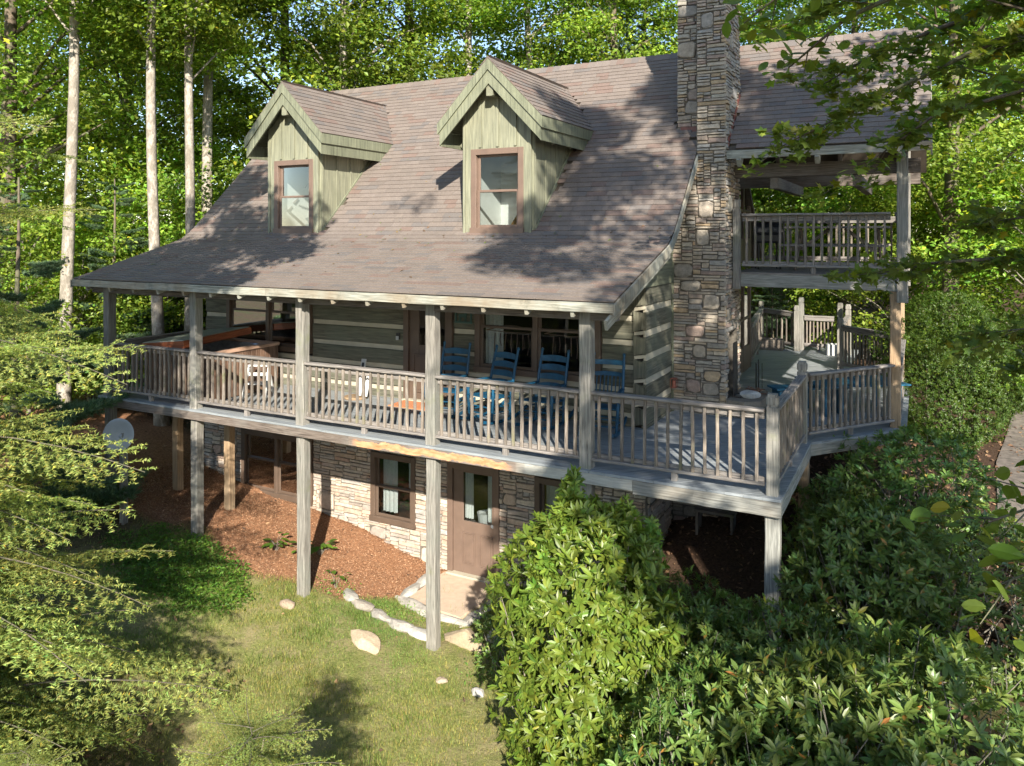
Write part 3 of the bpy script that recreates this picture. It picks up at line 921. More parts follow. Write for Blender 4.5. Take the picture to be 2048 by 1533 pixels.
# ------------------------------------------------------------------ stonework
PAL = [(0.419, 0.358, 0.284), (0.354, 0.312, 0.256), (0.464, 0.391, 0.299), (0.299, 0.273, 0.238), (0.381, 0.305, 0.249), (0.467, 0.347, 0.22), (0.342, 0.325, 0.298), (0.446, 0.383, 0.313), (0.343, 0.26, 0.217), (0.514, 0.44, 0.351), (0.417, 0.381, 0.318)]
PALB = [(0.491, 0.398, 0.316), (0.445, 0.386, 0.328), (0.538, 0.456, 0.363), (0.398, 0.339, 0.292), (0.526, 0.409, 0.316), (0.562, 0.48, 0.386), (0.421, 0.386, 0.351), (0.491, 0.351, 0.269)]
def pack(u0, u1, v0, v1, hole, seed, nbig, cell=0.03, hs=(2, 2, 2, 3, 3, 4), wmax=16):
    rg = random.Random(seed)
    nx_, ny_ = int((u1 - u0) / cell), int((v1 - v0) / cell)
    occ = np.zeros((ny_, nx_), bool)
    for j in range(ny_):
        for i in range(nx_):
            if hole(u0 + (i + 0.5) * cell, v0 + (j + 0.5) * cell): occ[j, i] = True
    out = []
    for _ in range(nbig * 12):
        if nbig <= 0: break
        w_, h_ = rg.randint(9, 16), rg.randint(8, 14)
        if w_ >= nx_: w_ = nx_ - 1
        i, j = rg.randint(0, nx_ - w_), rg.randint(0, max(0, ny_ - h_))
        if occ[j:j + h_, i:i + w_].any(): continue
        occ[j:j + h_, i:i + w_] = True; out.append((i, j, w_, h_, True)); nbig -= 1
    for j in range(ny_):
        i = 0
        while i < nx_:
            if occ[j, i]: i += 1; continue
            h_ = rg.choice(hs); w_ = rg.randint(5, wmax); ww = 0
            while i + ww < nx_ and ww < w_ and not occ[j, i + ww]: ww += 1
            if i + ww < nx_ and not occ[j, i + ww]:
                rest = 0
                while i + ww + rest < nx_ and rest < 4 and not occ[j, i + ww + rest]: rest += 1
                if rest < 4: ww += rest
            hh = 1
            while hh < h_ and j + hh < ny_ and not occ[j + hh, i:i + ww].any(): hh += 1
            occ[j:j + hh, i:i + ww] = True
            out.append((i, j, ww, hh, False)); i += ww
    return [(u0 + i * cell, v0 + j * cell, w_ * cell, h_ * cell, b) for i, j, w_, h_, b in out]
def stone_geo(u, v, w_, h_, big, O, U, V, N, rg):
    g = 0.005
    cx, cy = u + w_ / 2, v + h_ / 2; a, b = w_ / 2 - g, h_ / 2 - g
    ring = []
    if big:
        n = 8; ph = rg.random()
        for k in range(n):
            t = 2 * math.pi * (k + ph) / n
            e = 0.50
            ring.append((cx + a * math.copysign(abs(math.cos(t)) ** e, math.cos(t)) * rg.uniform(0.84, 1.10), cy + b * math.copysign(abs(math.sin(t)) ** e, math.sin(t)) * rg.uniform(0.84, 1.10)))
    else:
        j = min(a, b) * 0.32
        for (x, y) in ((-1, -1), (0, -1), (1, -1), (1, 1), (0.1, 1), (-1, 1)):
            ring.append((cx + a * x + rg.uniform(-j, j * 0.4) * (x or 1), cy + b * y + rg.uniform(-j, j * 0.5) * y))
    d = rg.uniform(0.012, 0.038)
    ins = min(a, b) * (0.16 if big else 0.26)
    V3 = []
    for (dd, ii_) in ((-0.02, 0.0), (d * 0.55, 0.0), (d, ins)):
        for (x, y) in ring:
            L = math.hypot(x - cx, y - cy) or 1
            f = max(0.2, 1 - ii_ / L)
            V3.append(O + U * (cx + (x - cx) * f) + V * (cy + (y - cy) * f) + N * (dd + (rg.uniform(-0.006, 0.006) if ii_ else 0)))
    n = len(ring); F = []
    for r in range(2):
        for k in range(n):
            q = (k + 1) % n
            F.append((r * n + k, r * n + q, (r + 1) * n + q, (r + 1) * n + k))
    F.append(tuple(range(2 * n, 3 * n)))
    return V3, F
def build_stones(faces, parent, limit, pal):
    """faces: (O, U, V, N, stones); the largest in the picture become objects, the rest one mesh"""
    allst = []
    rg = random.Random(11)
    for (O, U, V, N, st) in faces:
        for s_ in st:
            P = np.array([O + U * (s_[0] + a * s_[2]) + V * (s_[1] + b * s_[3]) for a, b in ((0, 0), (1, 0), (1, 1), (0, 1))])
            u, v, d = project(P)
            A = abs(0.5 * np.sum(u * np.roll(v, -1) - v * np.roll(u, -1)))
            if v.mean() < -5 or u.mean() > 2060: A = 0
            allst.append((A, s_, O, U, V, N))
    allst.sort(key=lambda e: -e[0])
    jv, jf, jc = [], [], []
    for k, (A, s_, O, U, V, N) in enumerate(allst):
        V3, F = stone_geo(*s_, O, U, V, N, rg)
        c = rg.choice(pal); q = rg.uniform(0.86, 1.12); c = [min(0.6, t * q) for t in c]
        if k < limit and A > 40:
            me = bpy.data.meshes.new('stone'); o0 = V3[0]
            me.from_pydata([tuple(p - o0) for p in V3], [], F); me.materials.append(M_STONE)
            inst('stone', me, parent, o0, None, None, c)
        else:
            b = len(jv); jv += V3; jc += [c] * len(V3)
            for f in F:
                for t in range(1, len(f) - 1): jf.append((b + f[0], b + f[t], b + f[t + 1]))
    if jv:
        stuff('small_stones', np_mesh('small_stones', np.array([tuple(p) for p in jv]), np.array(jf), M_STONEJ, np.array(jc)), parent)
X_, Y_, Z_ = Vector((1, 0, 0)), Vector((0, 1, 0)), Vector((0, 0, 1))
# chimney
ck = MB()
ck.box((0.075, 3.435, -2.2), (0.915, 4.44, 0.2), 0).box((0.075, 3.435, 0.2), (0.915, 3.58, 1.28), 0).box((0.075, 4.26, 0.2), (0.915, 4.44, 1.28), 0)
ck.box((0.075, 3.58, 0.2), (0.40, 4.26, 1.28), 0).box((0.075, 3.435, 1.28), (0.46, 4.44, 4.02), 0).box((0.46, 3.435, 1.28), (0.915, 4.44, 7.3), 0).box((0.045, 3.865, 4.02), (0.46, 4.44, 7.3), 0)
CH = part(ck, 'chimney', M_MORTAR)
f1 = pack(0.07, 0.93, -1.9, 7.2, lambda u, v: (u < 0.47 and v > 4.03), 5, 18, 0.022, (2, 2, 2, 3, 3, 4), 21)
f2 = pack(3.42, 4.45, -1.6, 7.2, lambda u, v: (3.56 < u < 4.28 and 0.2 < v < 1.3), 6, 14, 0.022, (2, 2, 2, 3, 3, 4), 20)
f3 = pack(0.03, 0.47, 4.45, 7.2, lambda u, v: False, 8, 4, 0.022, (2, 2, 2, 3, 3, 4), 16)
O = Vector((0, 0, 0))
build_stones([(Vector((0, 3.435, 0)), X_, Z_, -Y_, f1), (Vector((0.915, 0, 0)), Y_, Z_, X_, f2), (Vector((0, 3.865, 0)), X_, Z_, -Y_, f3)], CH, 300, PAL)
# fire lintel and flashing
MB().box((0.10, 3.815, 4.47), (0.45, 3.862, 4.60), 0.004).obj('flashing', M_COPPER, CH)
for k in range(9):
    y = 3.50 + k * 0.10; z = y + 0.7
    MB().box((0.936, y, z + 0.0), (0.95, y + 0.098, z + 0.16), 0.002).obj('flashing', M_RED, CH)
# basement wall with openings
OPEN = [(-8.14, -6.33, -2.16, -0.95), (-4.98, -4.03, -2.18, -0.99), (-3.38, -2.40, -2.80, -0.95), (-1.76, -0.80, -2.12, -0.97)]
def hole(u, v):
    return any(a < u < b and c < v < d for a, b, c, d in OPEN)
bw = MB()
xs_ = sorted({-9.2, 0.06} | {a for o in OPEN for a in o[:2]})
for a, b in zip(xs_[:-1], xs_[1:]):
    m = (a + b) / 2
    o = [q for q in OPEN if q[0] < m < q[1]]
    if o:
        bw.box((a, 2.175, -3.4), (b, 2.36, o[0][2]), 0).box((a, 2.175, o[0][3]), (b, 2.36, -0.12), 0)
    else: bw.box((a, 2.175, -3.4), (b, 2.36, -0.12), 0)
bw.box((-9.2, 2.365, -3.4), (-9.0, 8.9, -0.12), 0).box((-0.14, 2.365, -3.4), (0.055, 8.9, -0.12), 0)
bw.box((-9.0, 5.6, -3.4), (-0.14, 5.7, -0.12), 0)
BW = part(bw, 'basement_wall', M_MORTAR)
MB().box((-8.99, 3.05, -3.3), (-0.15, 3.09, -0.13), 0).obj('dim_room_wall', M_DARK, HOUSE)  # near-black wall and floor stand in for the basement's indoor dimness
MB().box((-8.99, 2.37, -2.9), (-0.15, 3.04, -2.28), 0).obj('dim_room_floor', M_DARK, HOUSE)
fb1 = pack(-9.2, 0.06, -2.95, -0.15, hole, 21, 26, 0.024, (2, 2, 2, 3, 3, 4), 20)
fb2 = pack(2.18, 3.42, -2.6, -0.15, lambda u, v: False, 22, 8, 0.032)
build_stones([(Vector((0, 2.175, 0)), X_, Z_, -Y_, fb1), (Vector((0.055, 0, 0)), Y_, Z_, X_, fb2)], BW, 300, PALB)
B1 = window(HOUSE, -8.14, -6.33, -2.16, -0.95, 2.16, units=2, meet=0.55, cas=0.1)
draw_curtain(B1, -7.85, -7.5, -2.05, -1.0, 2.36, 'l')
B2 = window(HOUSE, -4.98, -4.03, -2.18, -0.99, 2.16, meet=0.5)
draw_curtain(B2, -4.85, -4.55, -2.08, -1.05, 2.34, 'l', None, False); draw_curtain(B2, -4.30, -4.12, -1.6, -1.05, 2.34, 'r', None, False)
B3 = window(HOUSE, -1.76, -0.80, -2.12, -0.97, 2.16, meet=0.5)
draw_curtain(B3, -1.65, -1.3, -2.02, -1.05, 2.34, 'l')
BD = door(-3.38, -2.40, -2.76, -0.95, 2.16, (-3.09, -2.55, -1.90, -1.10), [(-3.10, -2.86, -2.60, -2.08), (-2.78, -2.54, -2.60, -2.08)], 'basement_door', -2.53)
draw_curtain(BD, -3.10, -2.95, -1.88, -1.12, 2.26, 'l', None, False); draw_curtain(BD, -2.67, -2.54, -1.88, -1.12, 2.26, 'r', None, False)

# things seen inside the basement windows
lp = empty('table_lamp', (-6.86, 2.62, -2.27), 0, 'pale-shaded table lamp behind the left basement window', 'lamp')
MB().lathe([(0.08, 0.0), (0.09, 0.05), (0.04, 0.2), (0.02, 0.36)], 12).obj('base', M_DARK, lp, local=True)
MB().lathe([(0.19, 0.36), (0.07, 0.62), (0.06, 0.62)], 16).obj('shade', M_CURT, lp, local=True)
pp_ = empty('potted_plant', (-2.86, 2.50, -2.27), 0, 'yellowish potted plant in a white pot behind the basement door glass', 'potted plant')
MB().lathe([(0.10, 0.20), (0.14, 0.44), (0.12, 0.44), (0.11, 0.40)], 14).obj('pot', M_WHT, pp_, local=True)
MB().box((-0.15, -0.1, 0.0), (0.15, 0.1, 0.198)).obj('stand', M_BROWN, pp_, local=True)
# ------------------------------------------------------------------ porch deck
DECKF = MB()
DECKF.box((-9.15, -0.05, -0.17), (2.25, 0.0, -0.03), 0)
for y in (0.7, 1.4, 2.05): DECKF.box((-9.1, y - 0.02, -0.17), (2.2, y + 0.02, -0.032), 0)
for y in (2.9, 4.0, 5.2, 6.4, 7.6, 8.8, 10.2): DECKF.box((0.98, y - 0.02, -0.17), (2.15, y + 0.02, -0.032), 0)
DECK = part(DECKF, 'porch_deck', M_BEAMD)

def clip(poly, n, d):
    out = []
    for i in range(len(poly)):
        a, b = poly[i], poly[(i + 1) % len(poly)]
        fa, fb = a[0] * n[0] + a[1] * n[1] - d, b[0] * n[0] + b[1] * n[1] - d
        if fa <= 0: out.append(a)
        if (fa < 0 < fb) or (fb < 0 < fa):
            t = fa / (fa - fb); out.append((a[0] + (b[0] - a[0]) * t, a[1] + (b[1] - a[1]) * t))
    return out
def boards(region, ang, wid, z0, z1, parent, name='deck_board', mat=M_DECK, off=0.0):
    dx, dy = math.cos(ang), math.sin(ang); n = (-dy, dx)
    ks = [p[0] * n[0] + p[1] * n[1] for p in region]
    k = math.floor((min(ks) - off) / wid)
    while k * wid + off < max(ks):
        a = k * wid + off; b = a + wid - 0.005
        pol = clip(clip(region, n, b), (-n[0], -n[1]), -a)
        k += 1
        if len(pol) < 3: continue
        m = MB(); st = 0
        dz = random.uniform(-0.0015, 0.0015)
        m.v = [(p[0], p[1], z0 + dz) for p in pol] + [(p[0], p[1], z1 + dz) for p in pol]
        uv = [(p[0] * dx + p[1] * dy, p[0] * n[0] + p[1] * n[1]) for p in pol]
        N_ = len(pol)
        m.face(list(range(N_))[::-1], uv[::-1]); m.face([N_ + i for i in range(N_)], uv)
        for i in range(N_):
            j = (i + 1) % N_
            m.face((i, j, N_ + j, N_ + i))
        m.obj(name, mat, parent)
boards([(-9.2, -0.13), (0.07, -0.13), (0.07, 2.14), (-9.2, 2.14)], 0.0, 0.142, -0.03, 0.0, DECK, off=0.012)
A_ = R(45)
boards([(0.074, -0.13), (2.28, -0.13), (2.28, 11.9), (0.074, 11.9)], A_, 0.142, -0.03, 0.0, DECK)
boards([(2.284, 2.45), (3.42, 3.86), (3.42, 7.7), (2.284, 8.85)], A_, 0.142, -0.03, 0.0, DECK)
# rim boards: two dark lengths on the left, pale ones to the right
def beammat_torn():
    t = NT('torn_beam_wood')
    uvm = t.mapping(t.uv(), (3, 50, 1)); g = t.noise(uvm, 1.0, 5, 0.62, 0.6)
    c = t.ramp(g, [(0.3, (0.10, 0.075, 0.06)), (0.7, (0.25, 0.21, 0.18))])
    p = t.pos()
    sp = t.n('SeparateXYZ'); t.l(p, sp.inputs[0])
    # torn strip of fresh orange wood along the middle of the beam, grey at its right end
    cen = t.math('MULTIPLY', t.math('SUBTRACT', t.noise(t.mapping(p, (1.6, 1.6, 0.0)), 1.0, 4, 0.7), 0.5), 0.30)
    dz = t.math('ABSOLUTE', t.math('SUBTRACT', t.math('ADD', sp.outputs[2], 0.10), cen))
    inz = t.ramp(t.math('ADD', dz, t.math('MULTIPLY', g, 0.02)), [(0.050, 1.0), (0.062, 0.0)])
    xr = t.math('MULTIPLY', t.ramp(t.math('MULTIPLY', t.math('ADD', sp.outputs[0], 3.55), 4.0), [(0.0, 0.0), (0.5, 1.0)]),
                t.ramp(t.math('MULTIPLY', t.math('ADD', sp.outputs[0], 0.95), -4.0), [(0.0, 0.0), (0.6, 1.0)]))
    or_ = t.ramp(t.noise(t.mapping(p, (3, 3, 12)), 2.0, 5, 0.7), [(0.3, (0.33, 0.13, 0.05)), (0.7, (0.62, 0.36, 0.20))])
    c = t.mix(t.math('MULTIPLY', inz, xr), c, or_)
    right = t.ramp(t.math('MULTIPLY', t.math('ADD', t.math('ADD', sp.outputs[0], 1.1), t.math('MULTIPLY', cen, 3.0)), 1.5), [(0.1, 0.0), (0.5, 1.0)])
    c = t.mix(right, c, t.ramp(g, [(0.3, (0.30, 0.29, 0.26)), (0.7, (0.50, 0.49, 0.44))]))
    t.base(c); t.rough(0.9); t.bump(g, 0.4, 0.01)
    return t.m
M_TORN = beammat_torn()
def rim(a, b, mat, name='rim_board', z0=-0.165, z1=-0.034, th=0.045):
    MB().beam((a[0], a[1], (z0 + z1) / 2), (b[0], b[1], (z0 + z1) / 2), th, z1 - z0, (0, 0, 1), 0.005, 10, 0.003).obj(name, mat, DECK)
rim((-9.2, -0.10), (-3.60, -0.10), M_BEAMD)
rim((-3.596, -0.10), (0.62, -0.10), M_TORN)
rim((0.624, -0.10), (2.28, -0.10), M_BEAML, z0=-0.20)
rim((2.255, -0.075), (2.255, 2.45), M_BEAML, z0=-0.20)
rim((2.255, 2.455), (3.38, 3.86), M_BEAML, z0=-0.19)
rim((3.385, 3.87), (3.385, 7.7), M_BEAML, z0=-0.19)
rim((-9.175, -0.07), (-9.175, 2.1), M_BEAMD)

# ------------------------------------------------------------------ posts
PX = [-9.06, -6.86, -4.57, -2.25, 0.0]
POSTS = []
for i, x in enumerate(PX):
    MB().beam((x, 0.0, -0.03), (x, 0.0, 1.94), 0.155, 0.155, (0, 1, 0), 0.014, 9, 0.0045).obj('porch_post', M_POST, HOUSE)
def under(x, y, w_=0.15, mat=M_POST, top=-0.166, bot=None):
    zb = (gz(x, y) if bot is None else bot) - 0.25
    MB().beam((x, y, zb), (x, y, top), w_, w_, (0, 1, 0), 0.012, 8, 0.004).obj('deck_support', mat, HOUSE)
for x in PX: under(x, 0.02)
under(2.17, 0.03, 0.155, M_BEAML); under(2.2, 2.35, 0.13, M_TAN); under(-7.15, 0.95, 0.14, M_TAN); under(-8.35, 0.85, 0.14, M_TAN); under(3.2, 3.85, 0.14, M_TAN)
under(3.2, 6.5, 0.14, M_TAN); under(2.1, 9.0, 0.14, M_TAN)

def newel(x, y, h=1.12, w_=0.125, z0=-0.03, base=-0.03):
    m = MB()
    m.beam((x, y, base), (x, y, z0 + h - 0.13), w_, w_, (0, 1, 0), 0.010, 4, 0.002)
    m.beam((x, y, z0 + h - 0.13), (x, y, z0 + h - 0.10), w_ * 0.8, w_ * 0.8, (0, 1, 0), 0.004)
    m.beam((x, y, z0 + h - 0.10), (x, y, z0 + h - 0.02), w_, w_, (0, 1, 0), 0.015)
    m.beam((x, y, z0 + h - 0.02), (x, y, z0 + h + 0.01), w_ * 0.8, w_ * 0.8, (0, 1, 0), 0.01)
    m.obj('newel_post', M_POST, HOUSE)
newel(2.17, 0.02, 1.12); newel(2.17, 2.42, 1.12); newel(2.12, 8.72, 1.1); newel(0.95, 11.05, 1.12); newel(-0.02, 11.85, 1.12); newel(1.02, 11.3, 1.3); newel(1.9, 11.3, 1.2); newel(2.1, 11.0, 1.2)

# ------------------------------------------------------------------ railings
bm_ = MB()
for (z0, z1, w0) in ((0.0, 0.775, 0.036),): 
    bm_.beam((0, 0, 0), (0, 0, 0.70), 0.036, 0.036, (0, 1, 0), 0.004, 2, 0.0025)
    bm_.beam((0, 0, 0.70), (0, 0, 0.775), 0.036, 0.036, (0, 1, 0), 0.004, 1, 0, taper=0.45)
BALM = [bm_.mesh('baluster', M_BAL)]
for k in range(3):
    q = MB(); q.beam((0, 0, 0), (random.uniform(-.006, .006), random.uniform(-.006, .006), 0.775), 0.036 + random.uniform(-.003, .003), 0.036, (0, 1, 0), 0.004, 4, 0.003); BALM.append(q.mesh('baluster', M_BAL))
def railing(A, B, n, z0=0.0, ht=0.935, ends=(0.08, 0.08), mat=M_RAIL, block=True, out=None):
    A = Vector(A); B = Vector(B); d = (B - A); L = d.length; d.normalize()
    nrm = Vector((d.y, -d.x, 0))     # outer side
    if out: nrm = Vector(out)
    a = A + d * ends[0]; b = B - d * ends[1]
    m = MB()
    zt = z0 + ht
    m.beam(a + nrm * 0.01 + Z_ * (zt - 0.0175), b + nrm * 0.01 + Z_ * (zt - 0.0175), 0.115, 0.035, (0, 0, 1), 0.008, 6, 0.003)
    m.beam(a - nrm * 0.022 + Z_ * (zt - 0.078), b - nrm * 0.022 + Z_ * (zt - 0.078), 0.034, 0.08, (0, 0, 1), 0.003)
    Rl = m.obj('railing', mat, HOUSE); m = MB()
    m.beam(a + nrm * 0.015 + Z_ * (z0 + 0.115), b + nrm * 0.015 + Z_ * (z0 + 0.115), 0.075, 0.035, (0, 0, 1), 0.005, 6, 0.002)
    m.beam(a - nrm * 0.022 + Z_ * (z0 + 0.155), b - nrm * 0.022 + Z_ * (z0 + 0.155), 0.034, 0.05, (0, 0, 1), 0.003)
    m.obj('bottom_rail', mat, Rl)
    if block:
        mid = (a + b) / 2
        m = MB(); m.beam(mid + Z_ * (z0 + 0.0), mid + Z_ * (z0 + 0.098), 0.07, 0.06, (0, 1, 0), 0.003); m.obj('spacer_block', mat, Rl)
    for k in range(n):
        t = (k + 0.6) / (n + 0.2)
        p = a + (b - a) * t + nrm * 0.017
        o = inst('baluster', random.choice(BALM), Rl, (p.x + random.uniform(-.006, .006), p.y, z0 + 0.134), (random.uniform(-.008, .008), random.uniform(-.010, .010), math.atan2(d.y, d.x)), (1, 1, (ht - 0.17) / 0.775))
    return Rl
for i in range(4): railing((PX[i], 0, 0), (PX[i + 1], 0, 0), 17)
railing((0, 0, 0), (2.17, 0, 0), 14)
railing((2.17, 0, 0), (2.17, 2.42, 0), 15)
railing((2.17, 2.42, 0), (3.27, 3.92, 0), 15)
railing((3.30, 3.92, 0), (3.30, 7.6, 0), 24)
railing((3.30, 7.6, 0), (2.12, 8.72, 0), 15)
railing((-9.1, 2.1, 0), (-9.1, 0.0, 0), 15)
railing((-0.02, 11.85, 0), (0.95, 11.05, 0), 6, out=(0.6, 0.75, 0))
railing((2.1, 11.0, 0), (2.12, 8.72, 0), 14, out=(1, 0, 0))
GATE = railing((1.02, 11.25, 0), (1.85, 11.25, 0), 8, ht=0.85, out=(0, 1, 0))
railing((0.40, 8.2, 0), (0.0, 11.85, 0), 18, out=(-1, 0, 0))

# ------------------------------------------------------------------ balcony and its roof posts
yb = 3.86
MB().beam((1.06, yb, 2.10), (3.30, yb, 2.10), 0.05, 0.20, (0, 0, 1), 0.006, 6, 0.003).obj('balcony_beam', M_BEAML, HOUSE)
MB().beam((3.30, yb, 2.10), (3.30, 7.2, 2.10), 0.05, 0.20, (0, 0, 1), 0.006).obj('balcony_beam', M_BEAMD, HOUSE)
MB().beam((0.6, 7.2, 2.10), (3.30, 7.2, 2.10), 0.05, 0.20, (0, 0, 1), 0.006).obj('balcony_beam', M_BEAMD, HOUSE)
BF = MB()
for y in (4.5, 5.1, 5.7, 6.3, 6.9): BF.box((0.95, y - 0.02, 2.04), (3.26, y + 0.02, 2.198), 0)
BFO = part(BF, 'balcony_floor', M_BEAMD)
boards([(0.94, yb - 0.03), (3.33, yb - 0.03), (3.33, 7.25), (0.94, 7.25)], R(0), 0.14, 2.20, 2.23, BFO, mat=M_RAIL)
# lower post, bolted upper post
MB().beam((3.27, 3.93, gz(3.27, 3.93) - 0.2), (3.27, 3.93, 2.0), 0.145, 0.145, (0, 1, 0), 0.010, 10, 0.003).obj('balcony_post', M_TAN, HOUSE)
MB().beam((3.365, 3.86, 1.84), (3.365, 3.86, 4.05), 0.15, 0.15, (0, 1, 0), 0.010, 8, 0.003).obj('balcony_post', M_POST, HOUSE)
MB().beam((3.365, 7.0, 1.9), (3.365, 7.0, 4.5), 0.15, 0.15, (0, 1, 0), 0.010).obj('balcony_post', M_POST, HOUSE)
MB().beam((3.27, 7.1, gz(3.27, 7.1) - 0.2), (3.27, 7.1, 2.0), 0.145, 0.145, (0, 1, 0), 0.010).obj('balcony_post', M_TAN, HOUSE)
m = MB()
m.beam((1.01, 3.80, 1.97), (1.01, 3.80, 3.24), 0.115, 0.10, (0, 1, 0), 0.008, 4, 0.002)
m.beam((1.01, 3.80, 3.24), (1.01, 3.80, 3.27), 0.085, 0.075, (0, 1, 0), 0.004)
m.beam((1.01, 3.80, 3.27), (1.01, 3.80, 3.385), 0.115, 0.10, (0, 1, 0), 0.02)
m.obj('newel_post', M_POST, HOUSE)
railing((1.01, yb - 0.02, 0), (3.29, yb - 0.02, 0), 17, z0=2.23, ht=0.93)
railing((3.31, yb, 0), (3.31, 7.1, 0), 22, z0=2.23, ht=0.93, out=(1, 0, 0))
railing((0.8, 7.1, 0), (3.29, 7.1, 0), 17, z0=2.23, ht=0.93, out=(0, 1, 0))
# upper roof: fascia, rafter tails, plate beams, ceiling
MB().beam((0.94, 3.405, 4.065), (3.72, 3.405, 4.065), 0.03, 0.13, (0, 0, 1), 0.004, 6, 0.003).obj('fascia_board', M_FASC, HOUSE)
for x in (1.12, 2.25, 3.36):
    MB().beam((x, 3.43, 3.93), (x, 5.4, 5.9), 0.07, 0.14, (0, 0, 1), 0.004).obj('rafter', M_FASC, HOUSE)
    MB().beam((x, 7.5, 3.95), (x, 5.6, 5.85), 0.07, 0.14, (0, 0, 1), 0.004).obj('rafter', M_BEAMD, HOUSE)
MB().prism([(3.40, 4.11), (5.5, 6.21), (5.5, 6.04), (3.40, 3.94)], 0, 3.72, 3.745).obj('rake_board', M_FASC, HOUSE)
MB().box((0.94, 3.95, 3.74), (3.6, 4.09, 3.95)).obj('plate_beam', M_BEAMD, HOUSE)
MB().box((0.2, 6.95, 3.74), (3.6, 7.09, 3.95)).obj('plate_beam', M_BEAMD, HOUSE)
for x in (1.55, 2.75): MB().box((x - 0.06, 4.0, 3.56), (x + 0.06, 7.0, 3.735)).obj('tie_beam', M_BEAMD, HOUSE)
# wall with glazed doors beside the chimney, both floors
gwm = MB()
for (z0, z1) in ((0.0, 2.0), (2.24, 4.3)):
    for y in (4.47, 5.2, 5.95, 6.7, 7.45, 8.15):
        gwm.box((0.34, y, z0), (0.40, y + 0.09, z1))
    gwm.box((0.335, 4.47, z1 - 0.1), (0.395, 8.2, z1)).box((0.335, 4.47, z0), (0.395, 8.2, z0 + 0.5)).box((0.338, 4.47, z0 + 1.05), (0.392, 8.2, z0 + 1.1))
GWL = part(gwm, 'glazed_wall', M_BROWN)
for (z0, z1) in ((0.0, 2.0), (2.24, 4.3)):
    for y in (4.56, 5.29, 6.04, 6.79, 7.54):
        MB().box((0.362, y, z0 + 0.5), (0.368, y + 0.64, z1 - 0.1), 0).obj('pane', M_GLASS, GWL)

# ------------------------------------------------------------------ hearth, border stones
def rock(name, c, s, seed, mat, label=None, cat=None, group=None, parent=None, flat=1.0, rz=0.0, color=None, n=3):
    rg = random.Random(seed)
    import bmesh
    bm = bmesh.new(); bmesh.ops.create_icosphere(bm, subdivisions=n, radius=1.0)
    offs = [(Vector((rg.uniform(-1, 1), rg.uniform(-1, 1), rg.uniform(-1, 1))).normalized(), rg.uniform(0.62, 0.98)) for _ in range(16)]
    for v in bm.verts:
        p = v.co.copy()
        for nn, dd in offs:
            k = p.dot(nn)
            if k > dd: p -= nn * (k - dd) * 0.9
        p += Vector((rg.uniform(-1, 1), rg.uniform(-1, 1), rg.uniform(-1, 1))) * 0.015
        v.co = Vector((p.x * s[0], p.y * s[1], p.z * s[2]))
    me = bpy.data.meshes.new(name); bm.to_mesh(me); bm.free()
    me.materials.append(mat)
    o = link(bpy.data.objects.new(name, me), parent, c, (0, 0, rz), None, color)
    return tag(o, label, cat, group)
M_ROCK = pieces('field_stone', False, nscale=5, nvar=0.4, bump=0.6)
hm = MB()
hm.prism([(0.94, 3.38), (1.22, 3.34), (1.42, 3.5), (1.46, 3.95), (1.40, 4.35), (1.2, 4.5), (0.94, 4.48)], 2, 0.13, 0.27)
hm.prism([(0.96, 3.44), (1.2, 3.42), (1.36, 3.6), (1.38, 4.2), (1.2, 4.42), (0.96, 4.42)], 2, -0.0, 0.128)
o = hm.obj('hearth_stone', pieces('hearth_rock', False, nscale=4, nvar=0.45), HOUSE, color=(0.26, 0.22, 0.17))
rock('white_rock', (1.24, 3.68, 0.33), (0.17, 0.12, 0.07), 4, M_ROCK, 'pale grey angular rock lying on the hearth slab', 'rock', color=(0.52, 0.51, 0.48), rz=0.4)
m = MB()
rg = random.Random(2)
for k in range(26):
    a = rg.uniform(0, 6.28); p = Vector((1.22 + rg.uniform(-.1, .1), 4.12 + rg.uniform(-.16, .16), 0.285 + rg.uniform(0, 0.04)))
    m.tube([p, p + Vector((math.cos(a), math.sin(a), rg.uniform(-.1, .2))) * rg.uniform(0.06, 0.16)], 0.007, 4)
tag(m.obj('kindling_pile', simple('bark_scraps', (0.20, 0.10, 0.06), 0.9, var=0.5, scale=30)), 'little heap of reddish kindling scraps on the hearth slab', 'kindling', kind='stuff')
m = MB()
m.box((0.985, 3.62, 0.28), (1.005, 3.90, 1.12), 0.004); m.beam((0.995, 3.63, 0.28), (1.12, 3.60, 0.28), 0.02, 0.02); m.beam((0.995, 3.90, 0.28), (1.12, 3.92, 0.28), 0.02, 0.02)
o = m.obj('fire_screen', simple('sooty_iron', (0.05, 0.042, 0.036), 0.6)); tag(o, 'dark sooty metal fire screen standing against the chimney opening', 'fire screen')
MB().box((0.41, 3.59, 0.21), (0.43, 4.25, 1.27), 0).obj('firebox', M_DARK, CH)
ft = empty('fire_tools', (1.18, 4.72, 0.0), 0, 'black iron fireplace tool set standing behind the hearth slab', 'fire tools')
MB().lathe([(0.11, 0), (0.11, 0.015), (0.02, 0.03)], 12).obj('base', M_BLK, ft, local=True)
MB().tube([(0, 0, 0.02), (0, 0, 0.72)], 0.010, 6).obj('stand', M_BLK, ft, local=True)
for k, (dx, dy) in enumerate(((0.06, 0), (-0.05, 0.04), (-0.02, -0.06))):
    q = MB().tube([(dx, dy, 0.10), (dx, dy, 0.66)], 0.007, 5); q.box((dx - 0.03, dy - 0.01, 0.06), (dx + 0.03, dy + 0.01, 0.14)); q.obj('tool', M_BLK, ft, local=True)

